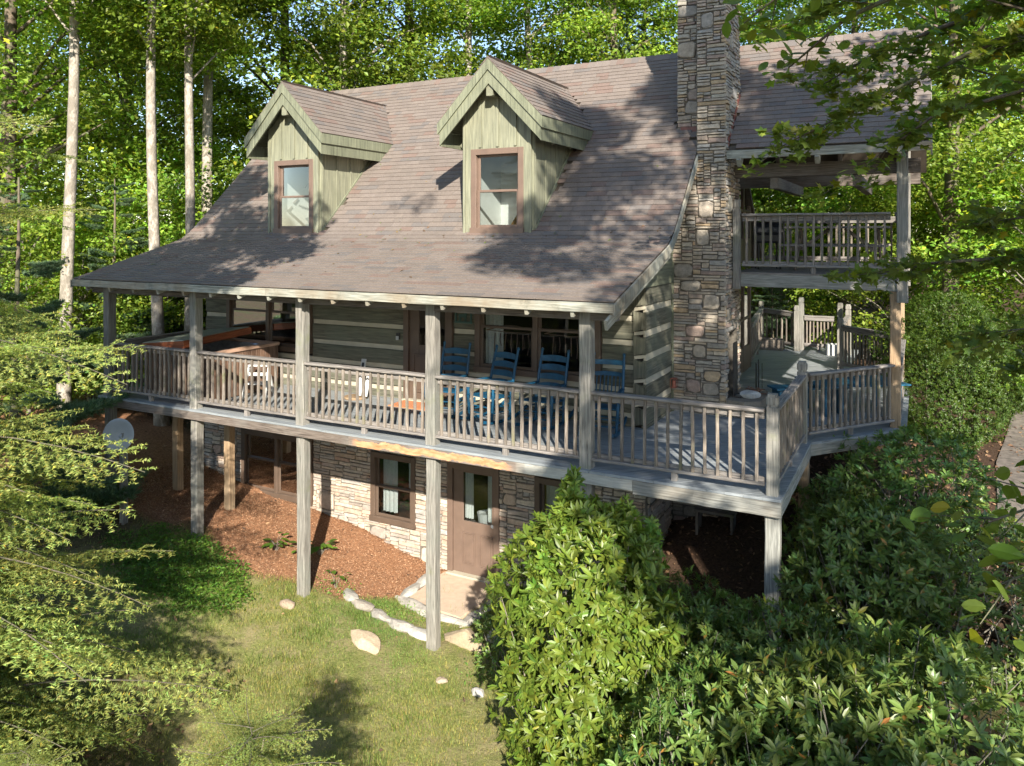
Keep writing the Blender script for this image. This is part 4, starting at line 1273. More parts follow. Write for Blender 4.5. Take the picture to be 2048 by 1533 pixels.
# ------------------------------------------------------------------ rocking chairs
def rocker(loc, rz, label, spindle=False):
    c = empty('rocking_chair', loc, rz, label, 'rocking chair', 'blue rocking chairs on the porch')
    P = lambda m, n: m.obj(n, M_BLUE, c, local=True)
    for s in (-1, 1):
        x = s * 0.235
        pts = [(x, -0.42, 0.075), (x, -0.22, 0.030), (x, 0.0, 0.018), (x, 0.25, 0.035), (x, 0.45, 0.085), (x, 0.60, 0.155)]
        m = MB()
        for a, b in zip(pts[:-1], pts[1:]): m.beam(a, b, 0.032, 0.045, (0, 0, 1), 0.006)
        P(m, 'rocker')
        P(MB().tube([(x, 0.20, 0.05), (x, 0.225, 0.40), (x * 0.98, 0.33, 0.80), (x * 0.96, 0.40, 1.035)], [0.020, 0.023, 0.022, 0.018], 8), 'back_post')
        P(MB().lathe([(0.012, 0), (0.023, 0.015), (0.023, 0.04), (0.012, 0.055)], 8, (x * 0.96, 0.405, 1.03)), 'finial')
        xf = s * 0.26
        P(MB().tube([(x, -0.20, 0.05), (xf, -0.205, 0.35), (xf, -0.20, 0.585)], [0.019, 0.024, 0.020], 8), 'front_post')
        P(MB().beam((xf, -0.27, 0.60), (x * 0.98, 0.27, 0.585), 0.065, 0.022, (0, 0, 1), 0.008), 'arm')
        for z in (0.16, 0.26): P(MB().tube([(x, -0.20, z), (x, 0.21, z)], 0.011, 6), 'rung')
    for z in (0.14, 0.24): P(MB().tube([(-0.25, -0.205, z), (0.25, -0.205, z)], 0.011, 6), 'rung')
    P(MB().tube([(-0.23, 0.21, 0.18), (0.23, 0.21, 0.18)], 0.011, 6), 'rung')
    for k in range(6): P(MB().beam((-0.25, -0.20 + k * 0.076, 0.392 - k * 0.006), (0.25, -0.20 + k * 0.076, 0.392 - k * 0.006), 0.062, 0.020, (0, 0, 1), 0.006), 'seat_slat')
    def slat(z, h, arch):
        m = MB(); n = 8
        for k in range(n + 1):
            t = k / n * 2 - 1; y = 0.225 + (z - 0.4) * 0.275 + 0.035 * (1 - t * t) * 1.0
            top_ = z + h / 2 + arch * (1 - t * t)
            for (yy, zz) in ((y - 0.008, z - h / 2), (y - 0.008, top_), (y + 0.008, top_), (y + 0.008, z - h / 2)): m.v.append((t * 0.226, yy, zz))
        for k in range(n):
            for i in range(4):
                j = (i + 1) % 4; m.face((k * 4 + i, k * 4 + j, k * 4 + 4 + j, k * 4 + 4 + i))
        P(m, 'back_slat')
    if spindle:
        slat(0.945, 0.07, 0.004); slat(0.78, 0.05, 0.015); slat(0.46, 0.04, 0)
        for k in range(7):
            x = -0.17 + k * 0.057
            P(MB().tube([(x, 0.275, 0.46), (x, 0.365, 0.77)], 0.009, 6), 'spindle')
    else:
        for z in (0.53, 0.665, 0.80, 0.93): slat(z, 0.075, 0.022)
    return c
rocker((-3.02, 1.55, 0.0), R(7), 'blue slat-back rocking chair next to the porch door, farthest from the chimney')
rocker((-2.22, 1.52, 0.0), R(-14), 'blue slat-back rocking chair in the middle of the three slat-back ones')
rocker((-1.36, 1.60, 0.0), R(-3), 'blue slat-back rocking chair just left of the porch post by the window end')
rocker((-0.42, 1.62, 0.0), R(8), 'blue spindle-back rocking chair by the cabin corner', True)

# ------------------------------------------------------------------ hot tub, stool and small porch things
tub = empty('hot_tub', (-7.75, 1.12, 0), 0, 'brown wood-panelled hot tub open at one half on the porch', 'hot tub')
m = MB(); x0, x1, y0, y1 = -0.82, 0.82, -0.78, 0.78
for k in range(14):
    xa = x0 + k * (x1 - x0) / 14
    MB().box((xa + 0.003, y0, 0.02), (xa + (x1 - x0) / 14 - 0.003, y0 + 0.03, 0.78), 0.006).obj('panel', M_TUBW, tub, local=True)
    ya = y0 + 0.03 + k * (y1 - y0 - 0.03) / 14
    MB().box((x1 - 0.03, ya + 0.003, 0.02), (x1, ya + (y1 - y0 - 0.03) / 14 - 0.003, 0.78), 0.006).obj('panel', M_TUBW, tub, local=True)
MB().box((x0, y1 - 0.03, 0.02), (x1 - 0.035, y1, 0.78)).box((x0, y0 + 0.035, 0.02), (x0 + 0.03, y1 - 0.035, 0.78)).obj('back_panel', M_TUBW, tub, local=True)
for a, b in (((x0 - 0.02, y0 + 0.03, 0.81), (x1 + 0.02, y0 + 0.03, 0.81)), ((x1 - 0.03, y0 + 0.09, 0.812), (x1 - 0.03, y1, 0.812)), ((x0, y1 - 0.05, 0.81), (x1 - 0.09, y1 - 0.05, 0.81))):
    MB().beam(a, b, 0.12, 0.06, (0, 0, 1), 0.012).obj('rim', M_TUBR, tub, local=True)
sh = MB()
rad = [(0.70, 0.80), (0.62, 0.80), (0.55, 0.70), (0.40, 0.48), (0.30, 0.30)]
sq = lambda t: (math.copysign(abs(math.cos(t)) ** 0.6, math.cos(t)), math.copysign(abs(math.sin(t)) ** 0.6, math.sin(t)))
n = 28
for r, z in rad:
    for i in range(n):
        a, b = sq(2 * math.pi * i / n); sh.v.append((a * r * 1.05, b * r, z + 0.03 * math.sin(5 * 2 * math.pi * i / n) * (r < 0.6)))
for k in range(len(rad) - 1):
    for i in range(n):
        j = (i + 1) % n; sh.face((k * n + i, (k + 1) * n + i, (k + 1) * n + j, k * n + j))
sh.face([(len(rad) - 1) * n + i for i in range(n)])
sh.obj('shell', M_ACRY, tub, local=True, smooth=True)
cv = empty('tub_cover', (-8.05, 1.05, 0.86), 0, 'folded rust-orange hot tub cover with grey top lying over the tub', 'tub cover')
MB().box((-0.62, -0.72, 0.0), (0.50, 0.80, 0.13), 0.02).obj('body', M_RUST, cv, local=True)
MB().box((-0.60, -0.70, 0.131), (0.48, 0.78, 0.145), 0.006).obj('top_skin', simple('faded_vinyl', (0.30, 0.32, 0.27), 0.6, var=0.2), cv, local=True)
cv.rotation_euler = (R(3), R(-6), 0)
st = empty('step_stool', (-6.55, 1.05, 0), R(25), 'white folding two-step stool on the porch beside the hot tub', 'step stool')
for s in (-1, 1):
    MB().beam((s * 0.20, -0.24, 0), (s * 0.17, 0.02, 0.56), 0.03, 0.055).obj('front_leg', M_WHT, st, local=True)
    MB().beam((s * 0.19, 0.22, 0), (s * 0.155, 0.03, 0.54), 0.028, 0.045).obj('rear_leg', M_WHT, st, local=True)
MB().box((-0.18, -0.16, 0.25), (0.18, 0.04, 0.28)).obj('step', M_WHT, st, local=True)
MB().box((-0.17, -0.06, 0.545), (0.17, 0.14, 0.575)).obj('top_step', M_WHT, st, local=True)
MB().box((-0.17, -0.03, 0.38), (0.17, -0.01, 0.44)).obj('cross_bar', M_WHT, st, local=True)
pt = empty('boot_jack_stand', (-4.92, 1.80, 0), 0, 'white wooden sled-like figure with black hardware leaning by the log wall', 'porch ornament')
MB().beam((-0.05, 0.0, 0.05), (-0.06, 0.16, 0.66), 0.10, 0.02, (0, 1, 0), 0.003).obj('tall_board', M_WHT, pt, local=True)
MB().beam((0.10, -0.02, 0.05), (0.09, 0.12, 0.46), 0.085, 0.02, (0, 1, 0), 0.003).obj('short_board', M_WHT, pt, local=True)
MB().beam((-0.056, 0.095, 0.47), (-0.06, 0.135, 0.60), 0.05, 0.012, (0, 1, 0), 0.003).obj('black_plate', M_BLK, pt, local=True)
MB().tube([(-0.09, 0.05, 0.36), (-0.055, 0.04, 0.39), (-0.02, 0.05, 0.36)], 0.012, 6).obj('handle', M_BLK, pt, local=True)
MB().tube([(0.07, 0.06, 0.33), (0.095, 0.05, 0.36), (0.12, 0.06, 0.33)], 0.012, 6).obj('handle', M_BLK, pt, local=True)
MB().lathe([(0.20, 0), (0.21, 0.02), (0.19, 0.04)], 14, (-0.12, 0.0, 0.0)).obj('wood_slab', M_TAN, pt, local=True)
tag(MB().beam((-3.75 - 0.42, 1.80, 0.009), (-3.75 + 0.42, 1.80, 0.009), 0.48, 0.016, (0, 0, 1), 0.004).obj('doormat', simple('coir', (0.50, 0.20, 0.09), 0.95, var=0.25, scale=40)), 'rectangular orange-brown doormat lying before the porch door', 'doormat')
kb = empty('key_box', (-4.36, 2.115, 1.06), 0, 'small grey and black key lock box on the log wall by the door', 'key box')
MB().box((-0.04, -0.03, -0.03), (0.04, 0.0, 0.07), 0.012).obj('case', M_BLK, kb, local=True)
MB().box((-0.03, -0.04, -0.045), (0.028, -0.031, 0.02), 0.004).obj('cover', M_GREY, kb, local=True)
# arched green plaque with a standing deer cut-out
pl = empty('deer_plaque', (-3.045, 2.115, 1.37), 0, 'arched green metal plaque with a deer figure on the log wall', 'wall plaque')
pts = [(-0.145, -0.012, 0.02)] + [(-0.145 * math.cos(t), -0.012, 0.14 + 0.145 * math.sin(t)) for t in np.linspace(0, math.pi, 11)] + [(0.145, -0.012, 0.02)]
MB().tube(pts, 0.017, 6).obj('arch', M_GREEN, pl, local=True)
MB().box((-0.165, -0.025, 0.0), (0.165, 0.0, 0.035), 0.004).obj('base', M_GREEN, pl, local=True)
dm = MB()
dm.prism([(-0.095, 0.115), (-0.085, 0.145), (0.02, 0.155), (0.045, 0.19), (0.055, 0.215), (0.10, 0.205), (0.095, 0.19), (0.07, 0.18), (0.062, 0.12), (0.05, 0.095), (-0.07, 0.10)], 1, -0.016, -0.008)
for x in (-0.075, -0.055, 0.03, 0.052): dm.box((x - 0.006, -0.016, 0.03), (x + 0.006, -0.008, 0.11), 0)
for x in (0.055, 0.072): dm.tube([(x, -0.012, 0.21), (x - 0.02, -0.012, 0.25), (x + 0.012, -0.012, 0.275)], 0.005, 4)
dm.obj('deer', M_GREEN, pl, local=True)
# twig hangings inside the porch window
def hanging(x, y, z, wd, label):
    h = empty('twig_hanging', (x, y, z), 0, label, 'twig hanging', 'twig hangings in the porch window')
    rg = random.Random(int(x * 100))
    arc = [(-wd / 2 + wd * t, 0, 0.09 * math.sin(math.pi * t)) for t in np.linspace(0, 1, 9)]
    mt = simple('pale_twig', (0.30, 0.19, 0.15), 0.8, var=0.2)
    MB().tube(arc, 0.013, 6).obj('arched_twig', mt, h, local=True)
    MB().tube([(-wd / 2, 0, 0), (0, 0, -0.02), (wd / 2, 0, 0)], 0.006, 5).obj('cross_twig', mt, h, local=True)
    for k in range(7):
        xx = -wd * 0.33 + wd * 0.66 * k / 6; ln = rg.uniform(0.2, 0.34)
        MB().tube([(xx, 0, -0.04), (xx + rg.uniform(-.02, .02), 0, -0.04 - ln * 0.5), (xx + rg.uniform(-.025, .025), 0, -0.04 - ln)], 0.008, 5).obj('hanging_twig', mt, h, local=True)
hanging(-2.22, 2.24, 1.27, 0.92, 'arched twig wall hanging behind the left pane of the porch window')
hanging(-1.18, 2.24, 1.27, 0.90, 'arched twig wall hanging behind the right pane, half hidden by the porch post')
ln_ = empty('wall_lantern', (0.09, 3.30, 0.40), 0, 'small red metal lantern hanging on the side log wall beside the chimney', 'lantern')
MB().box((0, -0.05, 0.0), (0.09, 0.05, 0.012)).box((0, -0.05, 0.14), (0.09, 0.05, 0.152)).obj('frame', M_RED, ln_, local=True)
for a, b in ((0, -0.05), (0, 0.045), (0.085, -0.05), (0.085, 0.045)): MB().box((a, b, 0.012), (a + 0.006, b + 0.006, 0.14), 0).obj('bar', M_RED, ln_, local=True)
MB().lathe([(0.03, 0.012), (0.03, 0.10), (0.012, 0.12)], 8, (0.045, 0, 0)).obj('candle', M_RED, ln_, local=True)

# ------------------------------------------------------------------ deck furniture seen through the rails
bt = empty('patio_table', (2.62, 4.75, 0), R(35), 'teal painted patio table behind the angled deck railing', 'table')
for k in range(7): MB().beam((-0.75, -0.36 + k * 0.12, 0.66), (0.75, -0.36 + k * 0.12, 0.66), 0.11, 0.03, (0, 0, 1), 0.004).obj('top_board', M_TEAL, bt, local=True)
for a in (-0.6, 0.6):
    for b in (-0.3, 0.3): MB().beam((a, b, 0), (a, b, 0.645), 0.08, 0.08, (0, 1, 0), 0.005).obj('leg', M_TEAL, bt, local=True)
    MB().beam((a, -0.3, 0.58), (a, 0.3, 0.58), 0.04, 0.09).obj('apron', M_TEAL, bt, local=True)
bb = empty('deck_bench', (2.02, 4.25, 0), R(35), 'low teal painted bench beside the patio table, behind the deck railing', 'bench')
for k in range(3): MB().beam((-0.6, -0.13 + k * 0.12, 0.42), (0.6, -0.13 + k * 0.12, 0.42), 0.11, 0.03, (0, 0, 1), 0.004).obj('seat_board', M_TEAL, bb, local=True)
for a in (-0.5, 0.5): MB().beam((a, 0, 0), (a, 0, 0.405), 0.07, 0.26, (0, 1, 0), 0.005).obj('leg', M_TEAL, bb, local=True)
bt.scale = (1, 1, 0.72)
# picnic table on the balcony
pc = empty('picnic_table', (2.35, 5.4, 2.23), 0, 'weathered picnic table with crossed legs on the upper balcony', 'picnic table')
for k in range(5): MB().beam((-0.8, -0.28 + k * 0.14, 0.72), (0.8, -0.28 + k * 0.14, 0.72), 0.13, 0.035, (0, 0, 1), 0.004).obj('top_board', M_RAIL, pc, local=True)
for s in (-1, 1):
    MB().beam((-0.8, s * 0.62, 0.42), (0.8, s * 0.62, 0.42), 0.24, 0.035, (0, 0, 1), 0.004).obj('bench_board', M_RAIL, pc, local=True)
    MB().beam((s * 0.6, -0.55, 0.0), (s * 0.6, 0.2, 0.70), 0.04, 0.09, (0, 0, 1), 0.004).obj('leg', M_BAL, pc, local=True)
    MB().beam((s * 0.6 + 0.045, 0.55, 0.0), (s * 0.6 + 0.045, -0.2, 0.70), 0.04, 0.09, (0, 0, 1), 0.004).obj('leg', M_BAL, pc, local=True)
    MB().beam((s * 0.6 - 0.045, -0.7, 0.37), (s * 0.6 - 0.045, 0.7, 0.37), 0.04, 0.09, (0, 0, 1), 0.004).obj('bench_bearer', M_BAL, pc, local=True)
    MB().beam((s * 0.12, 0.0, 0.70), (s * 0.58, 0.0, 0.34), 0.04, 0.06, (0, 0, 1), 0.004).obj('brace', M_BAL, pc, local=True)
bc = empty('grill', (1.25, 5.2, 2.23), R(20), 'dark covered grill standing at the left end of the balcony', 'grill')
MB().box((-0.22, -0.2, 0.45), (0.22, 0.2, 0.62), 0.03).obj('body', M_BLK, bc, local=True)
MB().tube([(-0.22, 0, 0.64), (0.22, 0, 0.64)], 0.17, 12).obj('lid', M_BLK, bc, local=True)
for a in (-0.18, 0.18):
    for b in (-0.15, 0.15): MB().beam((a, b, 0), (a, b, 0.46), 0.03, 0.03, (0, 1, 0)).obj('leg', M_BLK, bc, local=True)
# planters at the back of the deck
def planter(loc, size, mat, label, flower):
    p = empty('planter', loc, 0, label, 'planter')
    a, b, h = size
    MB().box((-a, -b, 0), (a, b, 0.02)).box((-a, -b, 0.021), (-a + 0.03, b, h)).box((a - 0.03, -b, 0.021), (a, b, h)).box((-a + 0.031, -b, 0.021), (a - 0.031, -b + 0.03, h)).box((-a + 0.031, b - 0.03, 0.021), (a - 0.031, b, h)).obj('box', mat, p, local=True)
    MB().box((-a + 0.031, -b + 0.031, h - 0.06), (a - 0.031, b - 0.031, h - 0.03)).obj('soil', M_DARK, p, local=True)
planter((0.35, 11.0, 0), (0.30, 0.18, 0.26), M_BAL, 'weathered wooden planter box in the far corner of the deck', 0)
planter((1.78, 10.75, 0), (0.13, 0.13, 0.26), M_WHT, 'white square pot beside the deck gate', 0)

# ------------------------------------------------------------------ yard things
dz = empty('satellite_dish', (-8.05, -0.55, gz(-8.05, -0.55)), 0, 'pale grey round satellite dish on a short post by the hemlock', 'satellite dish')
zt = -0.46 - gz(-8.05, -0.55)
MB().beam((0, 0.10, -0.3), (0, 0.10, zt + 0.02), 0.10, 0.10, (0, 1, 0), 0.01).obj('post', M_POST, dz, local=True)
ds = MB(); n = 30
for r, yy in ((0.0, 0.045), (0.12, 0.035), (0.20, 0.016), (0.262, 0.0), (0.268, 0.003), (0.258, 0.016), (0.12, 0.05), (0.0, 0.06)):
    for i in range(n):
        a = 2 * math.pi * i / n; ds.v.append((r * math.cos(a), yy, r * math.sin(a)))
for k in range(7):
    for i in range(n):
        j = (i + 1) % n; ds.face((k * n + i, k * n + j, (k + 1) * n + j, (k + 1) * n + i))
do = ds.obj('dish', M_GREY, dz, local=True, smooth=True)
MB().beam((0, 0.10, zt - 0.1), (0, 0.03, zt - 0.02), 0.05, 0.05).obj('bracket', M_GREY, dz, local=True)
do.location = (0, 0.0, zt); do.rotation_euler = (R(-8), 0, R(24))
# border stones: two low rows either side of the door stoop and rocks on the lawn
GS = [(0.44, 0.42, 0.38), (0.40, 0.37, 0.33), (0.48, 0.46, 0.42), (0.36, 0.32, 0.27)]
BR = empty('stone_edging', (-3.2, 0.35, -2.75), 0, 'long low row of whitish stones edging the mulch bed', 'stone edging')
def edge_row(parent, pts, seed, hgt):
    rg = random.Random(seed)
    for a, b in zip(pts[:-1], pts[1:]):
        L = math.hypot(b[0] - a[0], b[1] - a[1]); n = max(1, int(L / 0.36))
        for k in range(n):
            t = (k + 0.5) / n; x = a[0] + (b[0] - a[0]) * t + rg.uniform(-.02, .02); y = a[1] + (b[1] - a[1]) * t + rg.uniform(-.02, .02)
            o = rock('stone', (x, y, gz(x, y) + hgt * 0.3), (L / n * 0.78, 0.115, hgt * rg.uniform(0.55, 0.8)), rg.randint(0, 999), M_ROCK, parent=parent, rz=math.atan2(b[1] - a[1], b[0] - a[0]) + rg.uniform(-.1, .1), color=rg.choice(GS), n=2)
edge_row(BR, [(-4.22, 0.62), (-3.95, 0.42), (-3.2, 0.30), (-2.42, 0.18)], 3, 0.11)
ST = empty('door_stoop', (-2.9, 1.4, -2.8), 0, 'pale sandy stone stoop with a rough stone border before the basement door', 'stoop')
sm = MB(); sm.prism([(-3.40, 1.02), (-2.38, 0.92), (-2.32, 2.12), (-3.42, 2.12)], 2, -3.0, -2.785)
sm.obj('slab', simple('sandy_slab', (0.52, 0.40, 0.30), 0.95, var=0.14, scale=9, bump=0.2), ST)
edge_row(ST, [(-3.52, 1.95), (-3.50, 1.0), (-2.92, 0.86), (-2.28, 0.84), (-2.22, 1.8)], 9, 0.09)
rock('stone_slab', (-3.12, -0.33, gz(-3.12, -0.33) + 0.03), (0.40, 0.16, 0.10), 31, M_ROCK, 'long flat tan stone lying on the lawn below the edging', 'stone', rz=-0.35, color=(0.50, 0.40, 0.28))
rock('boulder', (-1.95, 0.38, gz(-1.95, 0.38) + 0.02), (0.42, 0.20, 0.18), 37, M_ROCK, 'low tan boulder right of the porch support post', 'boulder', rz=-0.2, color=(0.38, 0.30, 0.20))
rock('boulder', (-1.45, 0.72, gz(-1.45, 0.72) + 0.05), (0.32, 0.16, 0.17), 41, M_ROCK, 'whitish boulder half under the bright laurel', 'boulder', rz=0.5, color=(0.38, 0.36, 0.31))
rock('stone', (-4.55, -0.33, gz(-4.55, -0.33) + 0.02), (0.14, 0.10, 0.08), 43, M_ROCK, 'small brownish stone at the foot of the mulch slope', 'stone', color=(0.34, 0.26, 0.19))
rock('stone', (-1.22, -0.55, gz(-1.22, -0.55) + 0.02), (0.10, 0.08, 0.06), 47, M_ROCK, 'small grey stone by the foot of the bright laurel', 'stone', color=(0.45, 0.43, 0.40))
rock('stone', (-1.75, -0.55, gz(-1.75, -0.55) + 0.01), (0.09, 0.06, 0.04), 53, M_ROCK, 'tiny buff stone in the grass near the boulder', 'stone', color=(0.45, 0.36, 0.27))
bn = empty('garden_bench', (0.85, 3.05, gz(0.85, 3.05)), 0, 'small weathered wooden bench in the shade under the deck', 'bench')
MB().box((-0.30, -0.13, 0.26), (0.30, -0.005, 0.30)).obj('seat_board', M_BAL, bn, local=True)
MB().box((-0.30, 0.005, 0.26), (0.30, 0.13, 0.30)).obj('seat_board', M_BAL, bn, local=True)
for s in (-1, 1): MB().box((s * 0.26 - 0.02, -0.12, -0.15), (s * 0.26 + 0.02, 0.12, 0.258)).obj('leg', M_BAL, bn, local=True)
pth = MB()
pg = [(4.5, 3.2), (5.6, 3.0), (5.9, 6.0), (6.4, 9.0), (6.9, 13.0), (5.9, 13.2), (5.2, 9.5), (4.7, 6.2)]
cx_, cy_ = 5.6, 8.0
ring = []
for k in range(len(pg)):
    a, b = pg[k], pg[(k + 1) % len(pg)]
    for t in (0, 0.25, 0.5, 0.75): ring.append((a[0] + (b[0] - a[0]) * t, a[1] + (b[1] - a[1]) * t))
L_ = [pg[0], pg[7], pg[6], pg[5]]; R_ = [pg[1], pg[2], pg[3], pg[4]]
rowsP = []
for k in range(3):
    for t in np.linspace(0, 1, 9)[:-1] if k < 2 else np.linspace(0, 1, 9):
        a = (L_[k][0] + (L_[k + 1][0] - L_[k][0]) * t, L_[k][1] + (L_[k + 1][1] - L_[k][1]) * t)
        b = (R_[k][0] + (R_[k + 1][0] - R_[k][0]) * t, R_[k][1] + (R_[k + 1][1] - R_[k][1]) * t)
        rowsP.append([(a[0] + (b[0] - a[0]) * s, a[1] + (b[1] - a[1]) * s) for s in np.linspace(0, 1, 6)])
for r in rowsP:
    for p in r: pth.v.append((p[0], p[1], gz(*p) + 0.02))
for k in range(len(rowsP) - 1):
    for i in range(5):
        q = k * 6 + i; pth.face((q, q + 1, q + 7, q + 6))
tag(pth.obj('gravel_path', simple('gravel', (0.15, 0.125, 0.105), 0.95, var=0.5, scale=9, bump=0.5)), kind='structure')
# ------------------------------------------------------------------ foliage helpers
def unit(a): return a / np.maximum(np.linalg.norm(a, axis=-1, keepdims=True), 1e-9)
def frames(rg, n, up=0.8, tilt=0.7, outward=None):
    N = rg.normal(0, tilt, (n, 3)); N[:, 2] += up
    if outward is not None: N += outward
    N = unit(N)
    D = unit(np.cross(N, rg.normal(0, 1, (n, 3))))
    return N, D
def leafcols(rg, n, val=0.25, yellow=0.03, dry=0.0):
    v = np.exp(rg.normal(0, val, n))[:, None]
    c = np.ones((n, 3)) * v
    y = rg.random(n) < yellow
    c[y] *= np.array([1.7, 1.25, 0.8])
    if dry:
        d = rg.random(n) < dry
        c[d] = np.array([3.0, 1.1, 1.2]) * v[d]
    c[:, 0] *= 1 + rg.normal(0, 0.12, n)
    return c
def L_diamond(C, N, D, L, W, fold=0.12):
    Sd = np.cross(N, D); L = L[:, None]; W = W[:, None]
    V = np.stack([C - D * L * 0.5, C + Sd * W * 0.5 + N * (W * fold), C + D * L * 0.5 - N * (L * 0.08), C - Sd * W * 0.5 + N * (W * fold)], 1)
    n = len(C)
    return V.reshape(-1, 3), (np.arange(n)[:, None] * 4 + np.arange(4)[None]), 4
def L_oval(C, N, D, L, W, curl=0.10):
    """leaf with a midrib, base at C"""
    Sd = np.cross(N, D); L = L[:, None]; W = W[:, None]
    m = lambda t, s, h: C + D * (L * t) + Sd * (W * s * 0.5) + N * (L * h)
    V = np.stack([m(0, 0, 0), m(0.36, 0, 0.02), m(0.72, 0, -curl * 0.4), m(1.0, 0, -curl),
                  m(0.30, 0.86, 0.05), m(0.64, 1.0, 0.035 - curl * 0.3), m(0.30, -0.86, 0.05), m(0.64, -1.0, 0.035 - curl * 0.3)], 1)
    n = len(C)
    F = np.array([(0, 1, 4), (1, 5, 4), (1, 2, 5), (2, 3, 5), (0, 6, 1), (1, 6, 7), (1, 7, 2), (2, 7, 3)])
    return V.reshape(-1, 3), (np.arange(n)[:, None, None] * 8 + F[None]).reshape(-1, 3), 8
def L_oval2(C, N, D, L, W, curl=0.12):
    """smoother oval leaf for leaves seen close"""
    Sd = np.cross(N, D); L = L[:, None]; W = W[:, None]
    ts = [0.14, 0.38, 0.64, 0.86]; ws = [0.56, 0.97, 0.92, 0.52]
    m = lambda t, s, h: C + D * (L * t) + Sd * (W * s * 0.5) + N * (L * h)
    pts = [m(0, 0, 0)] + [m(t, 0, -curl * t * t) for t in ts] + [m(1.0, 0, -curl)] + [m(t, w, 0.05 - curl * t * t) for t, w in zip(ts, ws)] + [m(t, -w, 0.05 - curl * t * t) for t, w in zip(ts, ws)]
    V = np.stack(pts, 1); n = len(C); F = []
    for o, fl in ((6, 0), (10, 1)):
        q = [(0, 1, o)] + [x for i in range(3) for x in ((1 + i, 2 + i, o + i + 1), (1 + i, o + i + 1, o + i))] + [(4, 5, o + 3)]
        F += [t[::-1] for t in q] if fl else q
    F = np.array(F)
    return V.reshape(-1, 3), (np.arange(n)[:, None, None] * 14 + F[None]).reshape(-1, 3), 14
MR = [(0.0, 0.0), (0.30, 0.42), (0.10, 0.52), (0.44, 0.36), (0.62, 0.66), (0.66, 0.30), (1.0, 0.0), (0.66, -0.30), (0.62, -0.66), (0.44, -0.36), (0.10, -0.52), (0.30, -0.42)]
MR = [(0.0, 0.0), (0.02, 0.50), (0.28, 0.30), (0.58, 0.62), (0.60, 0.22), (1.0, 0.0), (0.60, -0.22), (0.58, -0.62), (0.28, -0.30), (0.02, -0.50)]
def L_maple(C, N, D, L, W):
    Sd = np.cross(N, D); L = L[:, None]
    pts = [C + D * (L * 0.30) + N * (L * 0.05)] + [C + D * (L * a) + Sd * (L * b) - N * (L * (0.10 * b * b + 0.05 * a)) for a, b in MR]
    V = np.stack(pts, 1); k = len(MR); n = len(C)
    F = np.array([(0, 1 + i, 1 + (i + 1) % k) for i in range(k)])
    return V.reshape(-1, 3), (np.arange(n)[:, None, None] * (k + 1) + F[None]).reshape(-1, 3), k + 1
def leafmesh(name, shape, C, N, D, L, W, col, mat):
    V, F, k = shape(C, N, D, L, W)
    return np_mesh(name, V, F, mat, np.repeat(col, k, 0))

def crown_clusters(rg, n, z0, z1, r, shape=1.0):
    t = rg.random(n) ** 0.9
    z = z0 + (z1 - z0) * t
    env = r * np.power(np.clip(np.sin(np.pi * np.clip(0.10 + 0.86 * t, 0, 1)), 0, 1), 0.6 * shape)
    rr = env * np.sqrt(rg.uniform(0.12, 1.0, n)); a = rg.uniform(0, 2 * np.pi, n)
    return np.stack([rr * np.cos(a), rr * np.sin(a), z], 1)
def crown_mesh(name, seed, cl, per, sx, sz, leaf, mat, shape=L_diamond, up=0.9, tilt=0.55, yellow=0.02, val=0.28, ratio=0.62):
    rg = np.random.default_rng(seed)
    n = len(cl)
    size = rg.uniform(0.65, 1.25, n)
    idx = np.repeat(np.arange(n), (per * size ** 2).astype(int))
    m = len(idx)
    off = unit(rg.normal(0, 1, (m, 3))) * (rg.random(m) ** 0.45)[:, None] * size[idx, None] * np.array([sx, sx, sz])
    C = cl[idx] + off
    out = unit(cl * np.array([1, 1, 0.0]) + 1e-6)[idx] * 0.35
    N, D = frames(rg, m, up, tilt, out)
    L = leaf * rg.uniform(0.7, 1.25, m)
    tone = np.exp(rg.normal(0, 0.24, n))[idx, None]
    col = leafcols(rg, m, val, yellow) * tone
    return leafmesh(name, shape, C, N, D, L, L * ratio, col, mat)
def trunk_mesh(name, seed, H, r0, r1, mat, cl=None, nl=14, lean=(0, 0), zmin=0.0, n=9, wob=0.10):
    rg = random.Random(seed)
    m = MB(); k = 12; pts = []; ph = rg.uniform(0, 6)
    for i in range(k + 1):
        t = i / k
        pts.append((lean[0] * t + wob * math.sin(t * 5 + ph) * t, lean[1] * t + wob * math.cos(t * 4 + ph) * t, -0.4 + (H + 0.4) * t))
    rad = [max(r1, (r0 + (r1 - r0) * (i / k) ** 0.9) * (1.35 if i == 0 else 1)) for i in range(k + 1)]
    m.tube(pts, rad, n)
    if cl is not None:
        cs = [c for c in cl if c[2] > zmin]; rg.shuffle(cs)
        for c in cs[:nl]:
            zb = max(zmin * 0.8, c[2] - 0.5 * math.hypot(c[0], c[1]) - 0.5); t = min(0.97, zb / H)
            b = Vector(pts[min(k, int(t * k))]); b.z = zb
            e = Vector([float(q) for q in c]); mid = (b + e) / 2 + Vector((rg.uniform(-.2, .2), rg.uniform(-.2, .2), rg.uniform(0.0, 0.35)))
            rr = max(0.018, r0 * 0.28 * (1 - t * 0.6))
            m.tube([b, mid, e], [rr, rr * 0.7, rr * 0.25], 5, False)
    return m.mesh(name, mat, True)
def plant(name, loc, rz, sc, parts, label, cat, group=None):
    r = empty(name, loc, rz, label, cat, group)
    r.scale = (sc, sc, sc) if isinstance(sc, (int, float)) else sc
    for pn, me in parts:
        link(bpy.data.objects.new(pn, me), r, (0, 0, 0), local=True)
    return r

